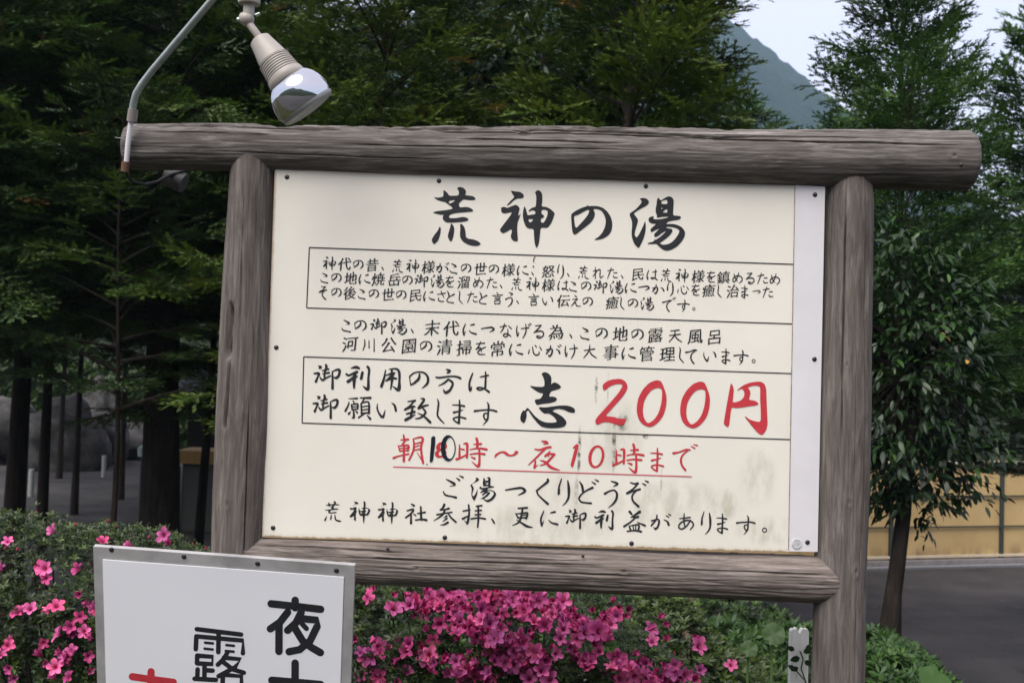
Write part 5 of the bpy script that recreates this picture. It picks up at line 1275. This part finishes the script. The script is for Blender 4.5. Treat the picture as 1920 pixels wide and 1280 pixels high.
def shell(x0, x1, yc, ry, ztop, zlow, rnd=.06, seed=0):
    """clipped hedge-like mound from x0 to x1; returns a sampler"""
    def top(x, y):
        return ztop(x) - .32 * ((y - yc) / ry) ** 2 * ry * 1.2 + .07 * noise.noise(Vector((x * 3.4, y * 3.4, seed))) + .045 * noise.noise(Vector((x * 12, y * 12, seed)))
    def f(rs):
        dp = rs.uniform(0, 1) ** 1.6
        x = rs.uniform(x0, x1)
        if rs.rand() < .45:
            y = rs.uniform(yc - ry, yc + ry); z = top(x, y) - dp * .14; n_ = np.array([rs.normal(0, .2), -.45, 1.])
        else:
            z1 = top(x, yc - ry * .9); z = rs.uniform(zlow, z1); y = yc - ry * (.86 + .12 * noise.noise(Vector((x * 4, z * 4, seed + 3)))) + dp * .16 - .04 * math.sin((z - zlow) / (z1 - zlow + .01) * 3.1); n_ = np.array([rs.normal(0, .25), -1., .45])
        return np.array([x, y, z]), n_ / np.linalg.norm(n_), dp
    return f
def flowers_at(pxs, Y, rs, tilt=.5):
    out = []
    for px, py in pxs:
        Yy = Y(px, py) + rs.uniform(-.03, .03); p = at(px, py, Yy); out.append((p, (rs.normal(0, .35), -1, tilt + rs.normal(0, .25))))
    return out
rs = np.random.RandomState(77)
# middle azalea, thick with flowers
AZC = 3.3
cl = [(790, 1125, 28, 14, 9), (835, 1128, 28, 14, 9), (868, 1120, 22, 12, 6), (930, 1120, 45, 12, 14), (985, 1130, 40, 20, 15), (1030, 1135, 35, 20, 11), (800, 1140, 30, 20, 5), (840, 1190, 30, 25, 7), (905, 1150, 40, 20, 6), (900, 1185, 40, 30, 10), (935, 1215, 45, 30, 14),
      (1085, 1185, 40, 18, 13), (1130, 1165, 35, 22, 11), (1165, 1150, 18, 16, 5), (1075, 1165, 25, 15, 5), (700, 1235, 25, 25, 8), (690, 1262, 22, 16, 4), (763, 1210, 22, 14, 4), (785, 1245, 25, 20, 5), (830, 1245, 30, 18, 6), (850, 1265, 28, 15, 6), (905, 1262, 38, 16, 10),
      (965, 1255, 38, 20, 10), (1020, 1235, 30, 22, 8), (1045, 1260, 30, 16, 6), (1110, 1225, 18, 12, 3), (1110, 1250, 22, 14, 4), (1150, 1245, 22, 14, 5), (1185, 1255, 32, 20, 11), (1220, 1268, 26, 14, 8), (1095, 1220, 40, 30, 5), (1210, 1195, 14, 20, 3), (1270, 1245, 16, 22, 4), (1295, 1262, 20, 14, 4), (1310, 1215, 8, 8, 1), (740, 1150, 20, 14, 3), (775, 1145, 14, 12, 2), (680, 1110, 12, 12, 1), (1000, 1165, 28, 16, 5), (960, 1185, 50, 30, 5), (870, 1160, 30, 20, 4), (790, 1180, 20, 12, 2), (1365, 1255, 8, 12, 2)]
fp = []
for cx, cy, sx_, sy_, n in cl:
    for k in range(max(1, int(n * .97))): fp.append((cx + rs.uniform(-1, 1) * sx_, max(1116, cy + rs.uniform(-1, 1) * sy_)))
xc0, xc1 = at(660, 1200, AZC).x, at(1330, 1200, AZC).x
def ztc(x):
    px = 960 + x / AZC * FPX
    return np.interp(px, [640, 700, 800, 1000, 1150, 1230, 1330], [.845, .87, .885, .875, .80, .72, .60])
sf = shell(xc0 - .05, xc1 + .02, AZC + .30, .42, ztc, .05, seed=1)
fl = flowers_at(fp, lambda px, py: AZC - .10 + max(0, (1190 - py) / 75) * .18, rs)
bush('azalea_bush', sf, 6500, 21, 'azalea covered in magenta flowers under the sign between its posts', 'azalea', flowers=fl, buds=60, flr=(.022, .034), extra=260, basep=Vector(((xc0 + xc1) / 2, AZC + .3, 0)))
# left azalea hedge, sparse flowers
AZL = 3.35
cl = [(75, 1063, 10, 8, 2), (78, 1068, 8, 8, 1), (4, 1065, 6, 12, 2), (92, 1092, 10, 10, 2), (45, 1140, 22, 14, 4), (35, 1155, 14, 14, 2), (95, 1132, 12, 8, 2), (108, 1140, 12, 8, 1), (160, 1120, 14, 14, 4), (130, 1170, 24, 20, 6), (115, 1190, 14, 8, 2), (165, 1190, 20, 14, 3), (10, 1200, 14, 12, 3),
      (100, 1235, 28, 18, 9), (120, 1225, 20, 14, 3), (115, 1262, 22, 14, 5), (160, 1250, 16, 24, 3), (8, 1245, 12, 20, 4), (18, 1272, 12, 8, 2), (190, 1010, 10, 6, 2), (235, 1018, 12, 3, 2), (305, 1007, 5, 7, 1), (312, 1018, 8, 3, 1), (100, 993, 3, 3, 1), (8, 1012, 8, 4, 1), (178, 1150, 6, 30, 4), (60, 1200, 30, 30, 3), (150, 1060, 6, 6, 0)]
fp = []
for cx, cy, sx_, sy_, n in cl:
    for k in range(max(1, int(n * .7))): fp.append((cx + rs.uniform(-1, 1) * sx_, cy + rs.uniform(-1, 1) * sy_))
xl0, xl1 = at(-160, 1100, AZL).x, at(420, 1100, AZL).x
def ztl(x):
    px = 960 + x / AZL * FPX
    return np.interp(px, [-160, 0, 120, 200, 300, 400, 430], [1.05, 1.035, 1.02, .98, .955, .935, .91]) - .025
sf = shell(xl0, xl1, AZL + .38, .50, ztl, .05, seed=5)
fl = flowers_at(fp, lambda px, py: AZL - .14 + max(0, (1060 - py) / 60) * .2, rs)
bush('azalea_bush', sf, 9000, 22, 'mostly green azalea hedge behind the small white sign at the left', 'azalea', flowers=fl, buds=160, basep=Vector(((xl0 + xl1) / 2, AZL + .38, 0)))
# hidden middle stretch behind the small sign joins both
sf = shell(xl1 - .05, xc0 + .05, AZL + .35, .44, lambda x: .90, .05, seed=8)
bush('azalea_bush', sf, 3000, 23, 'dark leafy azalea between the small sign and the left sign post', 'azalea', flowers=(), buds=20, basep=Vector(((xl1 + xc0) / 2, AZL + .35, 0)))
# green azalea shoots right of the flowers
xg0, xg1 = at(1215, 1200, 3.9).x, at(1500, 1200, 3.9).x
sf = shell(xg0, xg1, 4.15, .35, lambda x: np.interp(960 + x / 3.9 * FPX, [1210, 1260, 1340, 1400, 1500], [.66, .70, .64, .50, .42]), .0, seed=12)
bush('green_shrub', sf, 3600, 24, 'light green leafy shrub right of the magenta azalea', 'shrub', .034, AZ_L, basep=Vector(((xg0 + xg1) / 2, 4.1, 0)))

# dark shrubbery behind the sign's foot
def mound(x0, x1, yc, ry, ztop, seed, n, mat, leafL, name, label, cat, zl=0.):
    sf = shell(x0, x1, yc, ry, ztop, zl, seed=seed)
    return bush(name, sf, n, 100 + seed, label, cat, leafL, mat, basep=Vector(((x0 + x1) / 2, yc, gz((x0 + x1) / 2, yc))), stems=0)
mound(-2.2, 1.5, 5.2, .7, lambda x: .50 + .1 * math.sin(3 * x), 31, 7000, CON_D, .045, 'dark_shrub', 'dark low shrub in the shade behind the azaleas', 'shrub')
mound(at(1600, 1200, 4.6).x, at(1880, 1200, 4.6).x, 4.75, .55, lambda x: np.interp(960 + x / 4.6 * FPX, [1600, 1700, 1760, 1820, 1880], [.44, .42, .36, .22, .0]), 33, 8200, WEED, .044, 'green_shrub', 'low leafy green shrub around the foot of the slanting trunk', 'shrub')
mound(at(1330, 1200, 4.5).x, at(1640, 1200, 4.5).x, 4.9, .6, lambda x: .40, 34, 4500, WEED, .050, 'green_shrub', 'green undergrowth shrub between the white stake and the azalea', 'shrub')

mound(at(-60, 700, 28.5).x, at(400, 700, 28.5).x, 29.5, 1.6, lambda x: 1.6 + .5 * math.sin(x * .8) + .3 * math.sin(x * 2.3), 41, 4600, CON_D, .24, 'dark_shrub', 'dark shrubbery beyond the boulders at the far side of the yard', 'shrub', zl=-1.)
# grass and weeds on the verge
def verge(n, seed, x0, x1, y0, y1, hgt):
    rs = np.random.RandomState(seed); X = rs.uniform(x0, x1, n); Y = rs.uniform(y0, y1, n)
    TV = np.array([(0, -.035, 0), (0, .035, 0), (.5, .03, .04), (.5, -.03, .04), (1, 0, -.02)]); TF = np.array([(0, 1, 2), (0, 2, 3), (3, 2, 4)])
    P = np.stack([X, Y, [gz(a_, b_) for a_, b_ in zip(X, Y)]], 1); D = rs.normal(0, .45, (n, 3)); D[:, 2] = 1
    V, F, T = tile(TV, TF, P, basis(D, rs.normal(0, 1, (n, 3))), hgt * rs.uniform(.5, 1.3, n), rs.uniform(.3, .9, n))
    obj('verge_grass', mesh_np('verge_grass', V, F, WEED, tint=T), label='green grass and weeds on the verge round the sign and tree feet', cat='grass', kind='stuff')
verge(15000, 3, -3.2, 2.6, 3.3, 6.6, .10)

# big round butterbur leaves
def butterbur(px, py, Y, r_, label, tilt=(-.2, -.9, .6)):
    p = at(px, py, Y); e = empty('butterbur_plant', (p.x, p.y, gz(p.x, p.y)), label, 'plant')
    n = 26; nn = Vector(tilt).normalized(); u = nn.orthogonal().normalized(); v_ = nn.cross(u)
    V = [p - nn * r_ * .12]; 
    for ring, fr in enumerate((.5, 1.)):
        for k in range(n):
            q_ = 2 * math.pi * k / n; rr = r_ * fr * (1 + .06 * math.sin(q_ * 5) + .04 * math.sin(q_ * 9)) * (.72 if k in (0,) and fr == 1. else 1)
            V.append(p + (u * math.cos(q_) + v_ * math.sin(q_)) * rr + nn * (r_ * .06 * math.sin(q_ * 4) * fr))
    F = [(0, 1 + k, 1 + (k + 1) % n) for k in range(n)]
    me = bpy.data.meshes.new('leaf_blade'); me.from_pydata([tuple(q_) for q_ in V], [], F + [(1 + k, 1 + n + k, 1 + n + (k + 1) % n, 1 + (k + 1) % n) for k in range(n)])
    a_ = me.attributes.new('tint', 'FLOAT', 'POINT'); a_.data.foreach_set('value', [.72] * len(me.vertices)); me.materials.append(WEED); me.polygons.foreach_set('use_smooth', [True] * len(me.polygons))
    obj('leaf_blade', me, e)
    mb = MB(); mb.tube([(p.x, p.y + .02, gz(p.x, p.y)), p + Vector((0, .02, -.05)), p - nn * r_ * .12], [.006, .005, .003], 6); mb.build('stalk', simple('green_stalk', (.09, .16, .04), .5, .3), e)
butterbur(1451, 1188, 3.75, .042, 'round butterbur leaf left of the white stake')
butterbur(1752, 1272, 3.9, .062, 'large round butterbur leaf at the foot of the slanting trunk', (.1, -.6, .8))
butterbur(1405, 1215, 3.8, .032, 'smaller round butterbur leaf below and left of the other one')

# white stake with a vine
ST = 3.0
e = empty('white_stake', (*at(1500, 1250, ST).xy, 0), 'flaking white wooden stake left of the right sign post with a vine on it', 'stake')
a0, a1 = at(1484, 1182, ST), at(1517, 1182, ST)
mb = MB(); V = []
n = 10
tops = [a0.lerp(a1, k / n) + Vector((0, 0, [0, .006, .004, .009, -.004, -.008, .003, .007, .004, .006, -.002][k])) for k in range(n + 1)]
for k, p in enumerate(tops):
    pb = a0.lerp(a1, k / n); V += [p, Vector((pb.x, pb.y, -.05)), p + Vector((0, .028, -.003)), Vector((pb.x, pb.y + .028, -.05))]
F = []
for k in range(n):
    a_ = 4 * k; b_ = a_ + 4; F += [(a_, a_ + 1, b_ + 1, b_), (a_ + 2, b_ + 2, b_ + 3, a_ + 3), (a_, b_, b_ + 2, a_ + 2)]
F += [(0, 2, 3, 1), (4 * n, 4 * n + 1, 4 * n + 3, 4 * n + 2)]
mb.add(V, F)
t = NT('flaking_white_paint', .7, .25); nz = t.noise(t.co((60, 60, 9)), 1, 6, .7); t.col(t.ramp(nz, [(.34, (.25, .22, .18)), (.42, (.66, .65, .6)), (.7, (.78, .77, .74))])); t.bump(nz, .5, .003)
mb.build('board', t.m, e)
vine = empty('climbing_vine', (*at(1506, 1270, ST - .02).xy, 0), 'small vine with toothed leaves climbing the white stake', 'vine')
mb = MB(); vp = [at(*p, ST - .012) for p in ((1520, 1300), (1510, 1275), (1502, 1252), (1506, 1235), (1500, 1220))]; vp[0].z = 0; mb.tube(vp, .0022, 6); mb.tube([at(1512, 1278, ST - .014), at(1498, 1262, ST - .014), at(1488, 1252, ST - .014)], .002, 6)
mb.build('stem', simple('vine_stem', (.05, .07, .03), .6, .2), vine)
lm = mesh_np('leaf', LV * np.array([1, 1.9, 1]), LF, BROAD, tint=np.full(len(LV), .3))
for px, py, ang, s_ in ((1500, 1232, 200, .030), (1506, 1222, 20, .028), (1490, 1218, 160, .024), (1508, 1238, 330, .026), (1497, 1250, 210, .024), (1490, 1254, 150, .022), (1512, 1218, 60, .020)):
    o = bpy.data.objects.new('leaf', lm); C.objects.link(o); o.parent = vine
    M4 = Matrix.Rotation(rad(90), 4, 'X').copy(); M4 = Matrix.Rotation(-rad(ang), 4, 'Y') @ M4; M4.translation = at(px, py, ST - .018) - PW[vine.name]; o.matrix_basis = M4 @ Matrix.Scale(s_, 4)

# slim bare trunk behind the azalea
p = at(1291, 1150, 4.6); e = empty('sapling_stump', (p.x, p.y, 0), 'slim bare brown stump standing behind the magenta azalea', 'stump')
mb = MB(); mb.tube([(p.x, p.y, -.03), at(1290, 1180, 4.6), at(1297, 1100, 4.6), at(1300, 1020, 4.6)], [.03, .027, .026, .02], 9); mb.build('trunk', simple('brown_bark', (.15, .115, .085), .9, .1, sc=30, var=.3), e, smooth=True)
